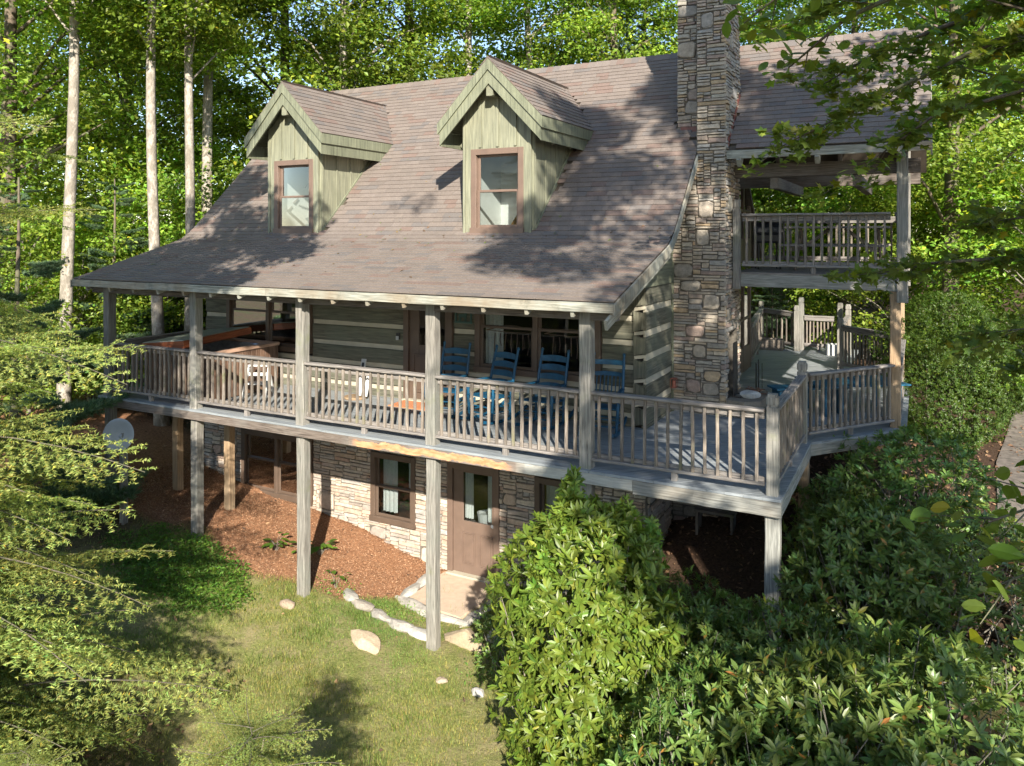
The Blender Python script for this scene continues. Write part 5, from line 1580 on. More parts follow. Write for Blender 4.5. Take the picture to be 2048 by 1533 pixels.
# ------------------------------------------------------------------ forest trees (three prototypes of crown, shared)
rgA = np.random.default_rng(5)
FT = []
for k, (z0, z1, r, ncl) in enumerate(((8.6, 18.5, 3.6, 200), (4.6, 16.0, 3.9, 230), (2.0, 12.5, 3.4, 220))):
    cl = crown_clusters(rgA, ncl, z0, z1, r)
    cm = crown_mesh('crown', 50 + k, cl, 175, 0.80, 0.36, 0.125, L_FOREST)
    FT.append((cm, cl, z1))
TRP = [trunk_mesh('trunk', 70 + k, FT[k][2] - 0.8, 0.145 + 0.02 * k, 0.045, M_BARKP, [tuple(c) for c in FT[k][1]], 22, (0.6 * (k - 0.4), 0.3), 5.0, wob=0.38) for k in range(3)]
TRD = [trunk_mesh('trunk', 80 + k, FT[k][2] - 0.8, 0.20 + 0.03 * k, 0.05, M_BARKD, [tuple(c) for c in FT[k][1]], 22, (-0.2, 0.3 * (k - 1)), 3.0) for k in range(3)]
def ftree(px, depth, k, sc, pale, rz, label, group='forest trees behind the cabin', name='forest_tree'):
    p = at(px, depth)
    return plant(name, (p[0], p[1], gz(p[0], p[1]) - 0.1), R(rz), sc, [('trunk', (TRP if pale else TRD)[k]), ('crown', FT[k][0])], label, 'tree', group)
ftree(128, 16.5, 0, 1.05, True, 20, 'tall tree with a thick pale trunk at the far left, behind the hemlock')
ftree(325, 17.0, 0, 1.0, True, 150, 'tall tree with a smooth whitish trunk left of the left dormer')
ftree(372, 17.6, 0, 0.95, True, 260, 'pale-barked tree whose trunk rises right beside the smooth whitish one')
ftree(424, 19.5, 0, 1.15, True, 80, 'slimmer pale trunk tree just left of the left dormer peak')
ftree(15, 19.5, 2, 1.2, False, 200, 'dark-trunked tree at the left edge of the picture')
ftree(690, 22.0, 2, 1.15, True, 310, 'bright leafy tree behind the ridge between the dormers')
ftree(935, 24.0, 0, 1.15, True, 40, 'tall pale trunk rising behind the ridge left of the right dormer')
ftree(1062, 26.0, 1, 1.1, True, 100, 'grey trunk tree behind the right dormer peak')
ftree(1240, 27.0, 2, 1.2, False, 10, 'leafy tree behind the ridge left of the chimney')
ftree(560, 24.0, 1, 1.1, False, 220, 'leafy tree above the left dormer')
ftree(820, 27.0, 1, 1.25, False, 130, 'dense tree above the middle of the ridge')
ftree(240, 26.0, 2, 1.25, False, 300, 'dark leafy tree in the gap right of the thick pale trunk')
ftree(1520, 27.0, 0, 1.1, False, 60, 'tree behind the balcony roof right of the chimney')
ftree(1690, 22.5, 2, 1.0, False, 190, 'thick ivy-mottled trunk seen under the balcony')
ftree(1900, 17.5, 1, 0.95, False, 240, 'forked dark-trunked tree right of the balcony post')
ftree(2080, 20.0, 2, 1.1, False, 330, 'leafy tree at the right edge of the picture')
ftree(1400, 30.0, 1, 1.2, False, 350, 'tree far behind the chimney top')
# understory trees
UT = []
for k in range(2):
    cl = crown_clusters(rgA, 130, 0.5, 5.6 - k, 2.3, 0.7)
    UT.append((crown_mesh('crown', 90 + k, cl, 115, 0.62, 0.26, 0.105, L_FOREST, yellow=0.04), trunk_mesh('trunk', 95 + k, 5.0 - k, 0.06, 0.015, M_TWIG, [tuple(c) for c in cl], 26, (0.2, 0.1), 0.5)))
def understory(px, depth, k, sc, rz, label):
    p = at(px, depth)
    plant('understory_tree', (p[0], p[1], gz(p[0], p[1]) - 0.1), R(rz), sc, [('trunk', UT[k][1]), ('crown', UT[k][0])], label, 'small tree', 'small trees round the cabin')
understory(440, 20.8, 0, 0.85, 0, 'yellow-green small tree at the left rake of the porch roof')
understory(300, 18.5, 1, 0.8, 90, 'small leafy tree seen under the left end of the porch roof')
understory(180, 18.0, 0, 0.8, 180, 'small shady tree left of the porch roof corner')
understory(60, 17.5, 1, 1.0, 270, 'small leafy tree behind the hemlock at the left edge')
understory(380, 20.5, 0, 1.1, 45, 'small tree behind the porch, between the pale trunks')
understory(230, 22.0, 1, 1.4, 130, 'dark small tree in the forest gap at left')
understory(345, 18.8, 1, 0.75, 200, 'light small tree crossing the bases of the pale trunks')
understory(462, 20.2, 0, 0.65, 20, 'little yellow-green tree at the porch roof rake, nearest the dormer')
understory(1560, 24.0, 0, 1.25, 20, 'small tree seen through the balcony left of the thick trunk')
understory(1640, 27.0, 0, 1.5, 200, 'bright small tree behind the balcony railing')
understory(1760, 24.5, 1, 1.5, 100, 'small tree behind the balcony right of the thick trunk')
understory(1980, 20.0, 0, 1.1, 300, 'small tree above the gravel path at right')
understory(1800, 19.5, 1, 1.0, 60, 'dark small tree behind the boxwood')
understory(2090, 16.5, 1, 1.1, 10, 'small tree at the right edge beyond the path')
# the wood behind, one mass
rgF = np.random.default_rng(77)
cls = []
for k in range(46):
    px = -500 + k * 70 + rgF.uniform(-30, 30); dp = rgF.uniform(33, 52)
    p = at(px, dp); c = crown_clusters(rgF, 84, 0.5, rgF.uniform(9, 18) * (0.8 if 1480 < px < 1900 else 1), 4.3, 0.6)
    cls.append(c + np.array([p[0], p[1], gz(p[0], p[1])]))
cls = np.concatenate(cls)
stuff('far_wood', crown_mesh('far_wood', 78, cls, 44, 1.35, 0.65, 0.30, L_FOREST, val=0.34), None, 'deep green wood closing the view behind the cabin', 'wood')

# ------------------------------------------------------------------ white pines (soft long needles)
def tuft_mesh(seed, pts, dirs, n_needle, ln, mat, name):
    rg = np.random.default_rng(seed); m = len(pts)
    C = np.repeat(pts, n_needle, 0); D = unit(np.repeat(dirs, n_needle, 0) + rg.normal(0, 0.55, (m * n_needle, 3)))
    Sd = unit(np.cross(D, rg.normal(0, 1, D.shape))); L = (ln * rg.uniform(0.7, 1.2, len(D)))[:, None]
    w_ = 0.0080
    V = np.stack([C - Sd * w_, C + Sd * w_, C + D * L], 1).reshape(-1, 3)
    F = np.arange(len(V)).reshape(-1, 3)
    return np_mesh(name, V, F, mat, np.repeat(leafcols(rg, len(C), 0.25, 0.03), 3, 0))
def pine_branch(seed, L):
    rg = np.random.default_rng(seed); pts, dirs = [], []
    m = MB(); ax = [(L * t, 0, 0.18 * L * t * t - 0.05 * L * t) for t in np.linspace(0, 1, 7)]
    m.tube(ax, [0.02 * (1 - 0.8 * t) for t in np.linspace(0, 1, 7)], 5)
    for k in range(34):
        t = 0.20 + 0.80 * k / 33; b = np.array([L * t, 0, 0.18 * L * t * t - 0.05 * L * t])
        s = 1 if k % 2 else -1; ln = 0.45 * L * (1.05 - t) + 0.06
        d = unit(np.array([0.7, s * 0.8, 0.15 + rg.normal(0, 0.1)]))
        e = b + d * ln; m.tube([tuple(b), tuple(e)], [0.006, 0.003], 4, False)
        for q in np.linspace(0.35, 1, max(2, int(ln / 0.08))):
            pts.append(b + d * ln * q); dirs.append(unit(d + np.array([0, 0, 0.35])))
    return m.mesh('branch_wood', M_TWIG), tuft_mesh(seed + 1, np.array(pts), np.array(dirs), 26, 0.11, L_PINE, 'branch')
PB = [pine_branch(300 + 7 * k, 1.5) for k in range(2)]
PTR = trunk_mesh('trunk', 310, 6.0, 0.10, 0.015, M_BARKD, wob=0.05)
def pine(px, depth, h, label, rz=0):
    p = at(px, depth); r = empty('white_pine', (p[0], p[1], gz(p[0], p[1]) - 0.1), R(rz), label, 'pine tree', 'young white pines')
    s = h / 6.0
    link(bpy.data.objects.new('trunk', PTR), r, (0, 0, 0), None, (s, s, s), local=True)
    rg = random.Random(px)
    for k in range(58):
        t = 0.05 + 0.93 * k / 57; sc = (1.35 - 1.1 * t) * s * rg.uniform(0.85, 1.1)
        link(bpy.data.objects.new('branch', PB[k % 2][1]), r, (0, 0, h * t), (0, R(rg.uniform(-12, 8)), rg.uniform(0, 6.28)), (sc, sc, sc), local=True)
pine(225, 17.6, 5.4, 'blue-green young pine between the pale trunks and the porch corner')
pine(30, 12.5, 5.8, 'blue-green young pine at the left edge above the hemlock', 40)
pine(405, 19.3, 4.6, 'small soft pine just left of the porch roof rake', 80)
pine(1545, 22.3, 3.0, 'small bright pine behind the far corner of the deck', 10)
pine(1290, 30.0, 13.5, 'feathery pine top above the ridge left of the chimney', 60)

# ------------------------------------------------------------------ hemlocks
def hemlock_branch(seed, L):
    rg = np.random.default_rng(seed)
    segs = []   # (start, dir, length, needle density)
    droop = 0.20
    def axp(t): return np.array([L * t, 0.05 * L * math.sin(3 * t), -droop * L * t * t + 0.06 * L * t])
    n = int(L / 0.038)
    m = MB(); m.tube([tuple(axp(t)) for t in np.linspace(0, 1, 9)], [0.0055 * (1 - 0.85 * t) + 0.0010 for t in np.linspace(0, 1, 9)], 5)
    for k in range(n):
        t = 0.03 + 0.97 * k / n; b = axp(t); s = 1 if k % 2 else -1
        ln = (0.42 * L * (1.0 - t) ** 0.8 + 0.05) * rg.uniform(0.65, 1.1)
        ang = rg.uniform(0.75, 1.05)
        d = unit(np.array([math.cos(ang), s * math.sin(ang), -0.22 + rg.normal(0, 0.10)]))
        segs.append((b, d, ln, 1))
        m2 = int(ln / 0.034)
        for q in range(1, m2):
            tt = q / m2; bb = b + d * ln * tt - np.array([0, 0, 0.12 * ln * tt * tt]); s2 = 1 if q % 2 else -1
            l2 = (0.36 * ln * (1 - tt) + 0.03) * rg.uniform(0.6, 1.1)
            side = unit(np.cross(np.array([0, 0, 1.0]), d))
            d2 = unit(d * 0.75 + side * s2 * 0.75 + np.array([0, 0, -0.12 + rg.normal(0, 0.10)]))
            segs.append((bb, d2, l2, 0))
    P, Dr = [], []
    for b, d, ln, main in segs:
        kk = max(3, int(ln / 0.0085)); tt = (np.arange(kk) + 0.5) / kk
        P.append(b[None] + d[None] * (ln * tt)[:, None] - np.array([0, 0, 0.10 * ln])[None] * (tt ** 2)[:, None]); Dr.append(np.repeat(d[None], kk, 0))
    P = np.concatenate(P); Dr = np.concatenate(Dr)
    P = np.repeat(P, 2, 0); Dr = np.repeat(Dr, 2, 0); k = len(P)
    side = unit(np.cross(np.array([0, 0, 1.0]), Dr)); sg = np.tile([1.0, -1.0], k // 2)[:, None]
    nd = unit(side * sg + Dr * 0.45 + rg.normal(0, 0.38, (k, 3)))
    ln = rg.uniform(0.014, 0.022, k)[:, None]; wv = unit(Dr + rg.normal(0, 0.45, (k, 3))) * 0.0038
    V = np.stack([P - wv, P + wv, P + nd * ln], 1).reshape(-1, 3)
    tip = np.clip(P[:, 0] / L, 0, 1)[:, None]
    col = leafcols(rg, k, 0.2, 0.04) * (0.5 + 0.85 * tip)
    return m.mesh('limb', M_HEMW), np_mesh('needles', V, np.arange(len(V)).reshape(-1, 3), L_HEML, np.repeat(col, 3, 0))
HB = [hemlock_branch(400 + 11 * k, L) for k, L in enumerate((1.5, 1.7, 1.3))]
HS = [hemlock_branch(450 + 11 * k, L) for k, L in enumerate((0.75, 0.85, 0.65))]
def hemlock(x, y, h, nb, lmax, label, seed, rz=0.0, zlow=0.05, taper=1.0, lean=(0, 0), pw=0.75, small=False):
    zg = gz(x, y)
    r = empty('hemlock_tree', (x, y, zg - 0.05), 0, label, 'hemlock')
    link(bpy.data.objects.new('trunk', trunk_mesh('trunk', seed, h * 0.95, 0.016 * h + 0.012, 0.006, M_BARKD, wob=0.04, lean=lean)), r, local=True)
    rg = random.Random(seed)
    for k in range(nb):
        t = zlow + (0.98 - zlow) * (k + rg.random()) / nb
        sc = lmax * (1 - t) ** pw * rg.uniform(0.75, 1.1) / 1.5 + 0.10
        HB_ = HS if small else HB
        if small: sc *= 2
        i = k % 3; rot = (R(rg.uniform(-26, 26)), R(rg.uniform(-6, 34)) - R(30) * t, k * 2.399 + rg.uniform(-.3, .3))
        for pn, me in (('branch', HB_[i][1]), ('branch_wood', HB_[i][0])):
            link(bpy.data.objects.new(pn, me), r, (lean[0] * t, lean[1] * t, h * t), rot, (sc, sc, sc), local=True)
    return r
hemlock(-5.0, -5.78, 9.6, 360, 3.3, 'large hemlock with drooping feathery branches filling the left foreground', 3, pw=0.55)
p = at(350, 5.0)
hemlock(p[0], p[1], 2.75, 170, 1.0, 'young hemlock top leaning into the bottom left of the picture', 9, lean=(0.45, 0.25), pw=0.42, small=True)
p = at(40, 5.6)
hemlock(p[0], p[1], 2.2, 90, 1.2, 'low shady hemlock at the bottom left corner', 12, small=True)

# ------------------------------------------------------------------ laurels and other shrubs
def laurel_mesh(seed, env, z0, z1, nwh, mat, leaf=0.115, yellow=0.04, dry=0.0, name='leaves', per=10, inner=0.45):
    rg = np.random.default_rng(seed)
    P, A = [], []
    while len(P) < nwh:
        z = rg.uniform(z0, z1); a = rg.uniform(0, 2 * np.pi)
        r = env(z, a); q = 1 - abs(rg.normal(0, 0.13)) if rg.random() > inner * 0.5 else rg.uniform(0.3, 0.9)
        if r < 0.03: continue
        if rg.random() > min(1, 0.25 + r): continue
        P.append((r * q * math.cos(a), r * q * math.sin(a), z))
        slope = (env(min(z1, z + 0.1), a) - env(max(z0, z - 0.1), a)) / 0.2
        A.append((math.cos(a), math.sin(a), max(0.35, min(2.5, -slope + 0.55))))
    P = np.array(P); A = unit(np.array(A) + rg.normal(0, 0.28, (nwh, 3)))
    n = nwh * per; idx = np.repeat(np.arange(nwh), per)
    ax = A[idx]; x = unit(np.cross(ax, rg.normal(0, 1, (nwh, 3))[idx])); y = np.cross(ax, x)
    ph = np.tile(np.arange(per) * 2.399, nwh) + rg.normal(0, 0.25, n)
    lift = (rg.uniform(0.2, 1.3, n) + rg.normal(0, 0.45, nwh)[idx])[:, None]
    D = unit(x * np.cos(ph)[:, None] + y * np.sin(ph)[:, None] + ax * lift)
    N = unit(ax - D * np.sum(ax * D, 1, keepdims=True) + rg.normal(0, 0.12, (n, 3)))
    C = P[idx] + ax * rg.uniform(-0.03, 0.03, n)[:, None]
    L = leaf * rg.uniform(0.7, 1.15, n) * rg.uniform(0.65, 1.2, nwh)[idx]
    return leafmesh(name, L_oval, C, N, D, L, L * 0.29, leafcols(rg, n, 0.2, yellow, dry), mat), P
def stems_mesh(P, seed, n, mat, base=(0, 0, -0.2), spread=0.25, r=0.012):
    rg = random.Random(seed); m = MB()
    for k in range(n):
        e = Vector([float(q) for q in P[rg.randrange(len(P))]]); b = Vector((rg.uniform(-spread, spread), rg.uniform(-spread, spread), base[2]))
        mid = b.lerp(e, 0.5) + Vector((rg.uniform(-.12, .12), rg.uniform(-.12, .12), rg.uniform(-0.15, 0.05)))
        m.tube([b, mid, e], [r, r * 0.7, r * 0.3], 5, False)
    return m.mesh('stems', mat)
LE = ([0.0, 0.8, 1.5, 2.2, 2.55, 2.78, 2.92], [0.58, 0.76, 0.82, 0.78, 0.64, 0.40, 0.15])
envL = lambda z, a: float(np.interp(z, LE[0], LE[1])) * (1 + 0.13 * math.sin(3 * a + z * 2.1) + 0.13 * math.sin(5 * a - 3.3 * z) + 0.13 * math.sin(8 * a + 6 * z) * math.sin(9 * z))
lm, lp = laurel_mesh(501, envL, 0.0, 2.92, 2200, L_LAUR, 0.112, 0.012)
envT = lambda z, a: float(np.interp(z, [0, 0.3, 0.6, 0.85], [0.26, 0.22, 0.13, 0.03])) * (1 + 0.25 * math.sin(2 * a + 9 * z))
p = at(1172, 7.75)
LS = plant('laurel_shrub', (p[0], p[1], gz(p[0], p[1]) - 0.05), 0.6, 1.0, [('leaves', lm), ('stems', stems_mesh(lp, 1, 60, M_TWIG))], 'tall bright green sunlit laurel standing before the basement wall', 'shrub')
for k, (tx, ty, tz, ts, nn) in enumerate(((-0.16, 0.05, 2.40, 0.95, 120), (0.42, -0.15, 2.20, 0.9, 110), (-0.5, -0.25, 1.95, 0.85, 100), (0.1, -0.6, 1.9, 0.8, 90), (0.6, 0.3, 1.9, 0.9, 90))):
    tm, tp = laurel_mesh(540 + k, envT, 0.0, 0.85, nn, L_LAUR, 0.112, 0.012)
    link(bpy.data.objects.new('upright_shoot', tm), LS, (tx, ty, tz), (R(random.uniform(-12, 12)), R(random.uniform(-12, 12)), k), (ts, ts, ts), local=True)
envD = lambda z, a: (1.0 * math.sqrt(max(0.0, 1 - ((z - 0.75) / 1.05) ** 2)) if z > 0.75 else 0.82 + 0.24 * z) * (1 + 0.17 * math.sin(3 * a + 2.5 * z) + 0.16 * math.sin(5 * a - 4 * z) + 0.13 * math.sin(9 * a + 7 * z))
DL = []
for k in range(3):
    me_, pp = laurel_mesh(510 + k, envD, 0.0, 1.78, 1000, L_LAURD, (0.105, 0.09, 0.115)[k], 0.03, 0.012)
    DL.append((me_, stems_mesh(pp * 1.04, 20 + k, 90, M_TWIG, spread=0.6, r=0.009)))
DSH = [(1420, 7.9, 0.85, -0.95, 'dark laurel just right of the bright one, under the deck'), (1565, 7.35, 0.85, -0.75, 'dark laurel before the corner deck support'),
       (1735, 8.6, 0.95, -0.22, 'broad dark laurel right of the corner deck support'), (1835, 10.2, 1.05, 0.22, 'dark laurel reaching up to the angled deck edge'), (1925, 8.3, 1.15, -0.15, 'dark laurel below the boxwood at right'),
       (1640, 6.1, 1.05, -0.62, 'big shady laurel low in the right foreground'), (1855, 6.2, 1.10, -0.50, 'shady laurel near the bottom right corner'), (1425, 6.3, 0.95, -0.80, 'shady laurel at the bottom, right of the bright one'),
       (1690, 9.9, 0.65, -0.35, 'small dark laurel tucked against the deck side'), (1500, 5.2, 0.9, -1.1, 'low laurel at the bottom edge of the picture'), (1720, 5.1, 0.95, -0.95, 'low laurel at the bottom edge, nearer the right corner')]
for k, (px, dp, rr, zt_, lab) in enumerate(DSH):
    q = at(px, dp); zg = gz(q[0], q[1]) - 0.05
    plant('laurel_shrub', (q[0], q[1], zg), k * 1.3, (rr, rr, (zt_ - zg) / 1.78), [('leaves', DL[k % 3][0]), ('stems', DL[k % 3][1])], lab, 'shrub', 'dark laurels along the deck')
# small azalea by the door, boxwood at right
envS = lambda z, a: 0.42 * math.sqrt(max(0, 1 - ((z - 0.4) / 0.5) ** 2)) * (1 + 0.2 * math.sin(3 * a + 5 * z))
am, ap = laurel_mesh(520, envS, 0.0, 0.88, 420, L_LAURD, 0.05, 0.05)
q = at(1030, 9.9)
plant('azalea_shrub', (q[0], q[1], gz(q[0], q[1])), 0, 1.15, [('leaves', am), ('stems', stems_mesh(ap, 5, 24, M_TWIG))], 'small dark azalea by the basement door sill', 'shrub')
q = at(1385, 9.2)
plant('azalea_shrub', (q[0], q[1], gz(q[0], q[1])), 1.0, 1.3, [('leaves', am), ('stems', stems_mesh(ap, 6, 24, M_TWIG))], 'thin shady azalea under the deck beside the bright laurel', 'shrub')
envB = lambda z, a: (1.12 * math.sqrt(max(0, 1 - ((z - 1.25) / 1.6) ** 2))) * (1 + 0.12 * math.sin(3 * a + 2 * z) + 0.12 * math.sin(4 * a - 3 * z) + 0.07 * math.sin(11 * a + 5 * z))
bm2, bp2 = laurel_mesh(530, envB, 0.0, 2.8, 6500, L_BOX, 0.055, 0.05, per=9)
q = at(1895, 14.2)
plant('boxwood_shrub', (q[0], q[1], gz(q[0], q[1])), 0, (1.0, 1.0, 0.95), [('leaves', bm2), ('stems', stems_mesh(bp2 * 0.7, 7, 26, M_BARKD))], 'large rounded boxwood with sunlit yellow-green top right of the deck post', 'shrub')
q = at(1985, 16.5)
plant('boxwood_shrub', (q[0], q[1], gz(q[0], q[1])), 2, (1.0, 1.0, 0.7), [('leaves', bm2), ('stems', stems_mesh(bp2 * 0.7, 7, 26, M_BARKD))], 'lower boxwood in shade beyond the path at right', 'shrub')

# ------------------------------------------------------------------ broadleaf trees beside and behind the camera
def spray(rg, pts, per, spread, leaf, up=0.9, tilt=0.5):
    """leaves strung along the twigs pts -> arrays"""
    C = np.repeat(np.array(pts), per, 0) + rg.normal(0, 1, (len(pts) * per, 3)) * np.array([spread, spread, spread * 0.45])
    N, D = frames(rg, len(C), up, tilt)
    return C, N, D, leaf * rg.uniform(0.65, 1.2, len(C))
def limb_tree(name, base, H, r0, limbs, shape, leaf, ratio, mat, bark, label, seed, crown=None, per=7, twig=0.34, yellow=0.06):
    """trunk, limbs given as point lists with side twigs and leaves, plus crown clusters"""
    rg = np.random.default_rng(seed); rr = random.Random(seed)
    x, y = base; zg = gz(x, y)
    m = MB(); k = 10
    pts = [(x + 0.12 * math.sin(i), y + 0.12 * math.cos(i * 1.3), zg - 0.3 + (H + 0.3) * i / k) for i in range(k + 1)]
    m.tube(pts, [max(0.03, r0 * (1 - 0.8 * i / k)) * (1.3 if i == 0 else 1) for i in range(k + 1)], 10)
    tips = []
    for lb, r_ in limbs:
        lb = [Vector(q) for q in lb]
        n = len(lb); m.tube(lb, [max(0.004, r_ * (1 - 0.9 * i / (n - 1))) for i in range(n)], 6)
        tot = 0
        for i in range(1, n):
            a, b = lb[i - 1], lb[i]; d = (b - a); sl_ = d.length; d.normalize()
            steps = max(1, int(sl_ / 0.11))
            for s in range(steps):
                if i == 1 and n > 3 and s < steps * 0.5: continue
                t = (s + rr.random()) / steps; c = a + d * (sl_ * t)
                sd = d.cross(Vector((0, 0, 1))).normalized() * rr.choice((-1, 1))
                e = c + (d * rr.uniform(0.3, 0.9) + sd * rr.uniform(0.4, 1.0) + Vector((0, 0, rr.uniform(-0.35, 0.25)))).normalized() * twig * rr.uniform(0.5, 1.2)
                m.tube([c, e], [0.005, 0.002], 4, False)
                for f in (0.35, 0.65, 0.9, 1.05): tips.append(tuple(c.lerp(e, f)))
        tips += [tuple(lb[-1])] * 2
    root = empty(name, (x, y, zg), 0, label, 'tree')
    m.obj('trunk', bark, root, smooth=True)
    if tips:
        C, N, D, L = spray(rg, tips, per, leaf * 0.75, leaf)
        lo = link(bpy.data.objects.new('leaves', leafmesh('leaves', shape, C, N, D, L, L * ratio, leafcols(rg, len(C), 0.22, yellow), mat)), root)
    if crown is not None:
        m2 = MB()
        for c in crown[::3]:
            zb = max(zg + 2.0, c[2] - 0.5 * math.hypot(c[0] - x, c[1] - y) - 0.4); b = Vector((x, y, min(zb, zg + H * 0.95))); e = Vector([float(v) for v in c])
            m2.tube([b, (b + e) / 2 + Vector((0, 0, 0.25)), e], [0.035, 0.022, 0.006], 5, False)
        m2.obj('limbs', bark, root)
        cm = crown_mesh('crown', seed + 1, crown, 70, 0.62, 0.28, leaf * 1.1, mat, shape, ratio=ratio, yellow=yellow)
        link(bpy.data.objects.new('crown', cm), root)
    return root
# maple at the right, just outside the frame
rgM = np.random.default_rng(91)
MX, MY = 7.0, -1.0
def around(c, n, s): return np.array(c) + rgM.normal(0, 1, (n, 3)) * np.array(s)
ML = [([(MX, MY, 3.4), (5.6, -0.8, 4.5), (4.2, -0.5, 4.6), (3.2, -0.5, 4.15), (2.35, -0.45, 3.75)], 0.05),
      ([(MX, MY, 3.8), (5.4, -0.5, 4.9), (4.2, -0.1, 5.0), (3.2, 0.2, 4.75), (2.6, 0.3, 4.45)], 0.05),
      ([(MX, MY, 4.2), (5.4, -1.3, 5.4), (4.2, -1.4, 5.4), (3.3, -1.3, 5.15), (2.7, -1.2, 4.85)], 0.05),
      ([(MX, MY, 3.0), (5.7, -1.4, 3.9), (4.6, -1.5, 4.05), (3.7, -1.3, 3.85), (3.2, -1.1, 3.5)], 0.04),
      ([(MX, MY, 1.6), (5.6, -0.6, 2.5), (4.6, -0.2, 2.65), (3.7, 0.1, 2.55), (3.1, 0.2, 2.4)], 0.045),
      ([(MX, MY, 1.9), (5.7, -0.1, 2.9), (4.8, 0.6, 3.05), (4.1, 1.0, 2.95)], 0.045),
      ([(MX, MY, 1.0), (5.7, -0.9, 1.9), (4.8, -0.8, 2.1), (4.1, -0.6, 1.95)], 0.04),
      ([(MX, MY, 0.8), (5.9, -0.3, 1.7), (5.2, 0.2, 1.8), (4.6, 0.5, 1.65)], 0.04),
      ([(MX, MY, 2.4), (6.2, 0.4, 3.2), (5.6, 1.2, 3.4)], 0.045)]
cr = np.concatenate([around((5.0, -0.7, 5.4), 22, (0.7, 0.7, 0.4)), around((5.3, -0.4, 2.4), 12, (0.45, 0.5, 0.35)), around((7.0, -1.2, 7.0), 50, (1.5, 1.5, 1.2))])
limb_tree('maple_tree', (MX, MY), 8.0, 0.20, ML, L_maple, 0.10, 1.0, L_MAPLE, M_BARKD, 'green maple whose leafy limbs reach in from the right edge', 92, cr, per=7, twig=0.55)
# tree with large oval leaves right behind the camera: one limb over the roof, one low sprig
OL = [([(8.3, -6.6, 3.2), (6.6, -5.4, 4.2), (5.0, -4.4, 4.5), (3.9, -3.9, 4.35), (3.2, -3.7, 4.15), (2.85, -3.6, 3.9)], 0.045),
      ([(5.0, -4.4, 4.5), (4.2, -4.3, 4.55), (3.5, -4.4, 4.35), (3.0, -4.5, 4.15), (2.75, -4.5, 3.98)], 0.02),
      ([(6.6, -5.4, 4.2), (5.3, -4.9, 4.35), (4.4, -4.8, 4.4), (3.9, -4.9, 4.3)], 0.02),
      ([(8.3, -6.6, 1.2), (6.2, -5.6, 1.95), (5.05, -4.92, 2.05), (4.24, -5.0, 1.88), (3.83, -5.16, 1.70)], 0.025),
      ([(5.05, -4.92, 2.05), (4.4, -5.05, 1.75), (4.05, -5.15, 1.58), (3.86, -5.22, 1.48)], 0.012)]
crO = np.concatenate([around((7.2, -7.8, 9.2), 62, (1.5, 1.5, 1.2)), around((9.6, -8.8, 6.8), 26, (1.0, 1.0, 1.0))])
limb_tree('persimmon_tree', (8.3, -6.6), 9.0, 0.16, OL, L_oval2, 0.105, 0.56, L_OVAL, M_BARKD, 'tree with large oval leaves, its limbs entering at the upper and lower right', 95, crO, per=2, twig=0.24, yellow=0.05)
# shade trees behind the viewpoint, outside the picture: they dapple the roof, lawn and laurels
def shade_tree(x, y, z0, z1, r, ncl, k, label):
    rg = np.random.default_rng(600 + k); zg = gz(x, y)
    cl = crown_clusters(rg, ncl, z0 - zg, z1 - zg, r)
    plant('shade_tree', (x, y, zg), 0, 1.0, [('trunk', trunk_mesh('trunk', 610 + k, z1 - zg - 0.5, 0.18, 0.04, M_BARKD, [tuple(c) for c in cl], 20, (0, 0), 2.5)), ('crown', crown_mesh('crown', 620 + k, cl, 420, 0.70, 0.48, 0.17, L_FOREST))], label, 'tree')
shade_tree(8.9, -9.5, 5.0, 14.5, 3.6, 64, 1, 'broad leafy tree outside the picture, behind and right of the viewpoint')
shade_tree(12.2, -13.2, 2.5, 9.0, 2.9, 20, 2, 'leafy tree outside the picture, far behind and right of the viewpoint')
shade_tree(-2.4, -7.4, 5.6, 11.0, 2.0, 30, 3, 'slender leafy tree outside the picture, left of the viewpoint')

# ------------------------------------------------------------------ grass, weeds, mulch, litter
rgG = np.random.default_rng(11)
def scatter(n, x0, x1, y0, y1, wfun):
    x = rgG.uniform(x0, x1, n); y = rgG.uniform(y0, y1, n); keep = rgG.random(n) < wfun(x, y); x, y = x[keep], y[keep]
    z = np.concatenate([ground_z(x[i:i + 20000], y[i:i + 20000]) for i in range(0, len(x), 20000)]) if len(x) else x
    return np.stack([x, y, z], 1)
patch = lambda x, y: np.clip(0.62 + 0.5 * np.sin(x * 2.3 + 1.3 * np.sin(y * 1.9)) * np.sin(y * 2.7 + x), 0.12, 1)
P = scatter(420000, -8.5, 1.5, -4.6, 1.6, lambda x, y: zones(x, y)[0] * patch(x, y))
n = len(P); a = rgG.uniform(0, 6.283, n); h = rgG.uniform(0.018, 0.055, n) * (0.6 + 0.6 * patch(P[:, 0], P[:, 1])); w_ = rgG.uniform(0.002, 0.0042, n)
sd = np.stack([np.cos(a), np.sin(a), 0 * a], 1); ln = np.stack([-np.sin(a), np.cos(a), 0 * a], 1) * rgG.normal(0, 0.7, n)[:, None]
V = np.stack([P - sd * w_[:, None] - [0, 0, 0.005], P + sd * w_[:, None] - [0, 0, 0.005], P + ln * h[:, None] + np.stack([0 * h, 0 * h, h], 1)], 1).reshape(-1, 3)
gc = np.exp(rgG.normal(0, 0.22, n))[:, None] * np.ones((n, 3)); st_ = rgG.random(n) < 0.30; gc[st_] *= np.array([1.9, 1.35, 1.5])
lush = np.clip(np.sin(P[:, 0] * 1.1 + 2) * np.sin(P[:, 1] * 1.3 + P[:, 0] * 0.5), 0, 1)[:, None]; gc = gc * (1 - lush * np.array([0.35, 0.0, 0.2]))
stuff('lawn_grass', np_mesh('lawn_grass', V, np.arange(len(V)).reshape(-1, 3), L_GRASS, np.repeat(gc, 3, 0)), None, 'thin patchy lawn grass in front of the cabin', 'grass')
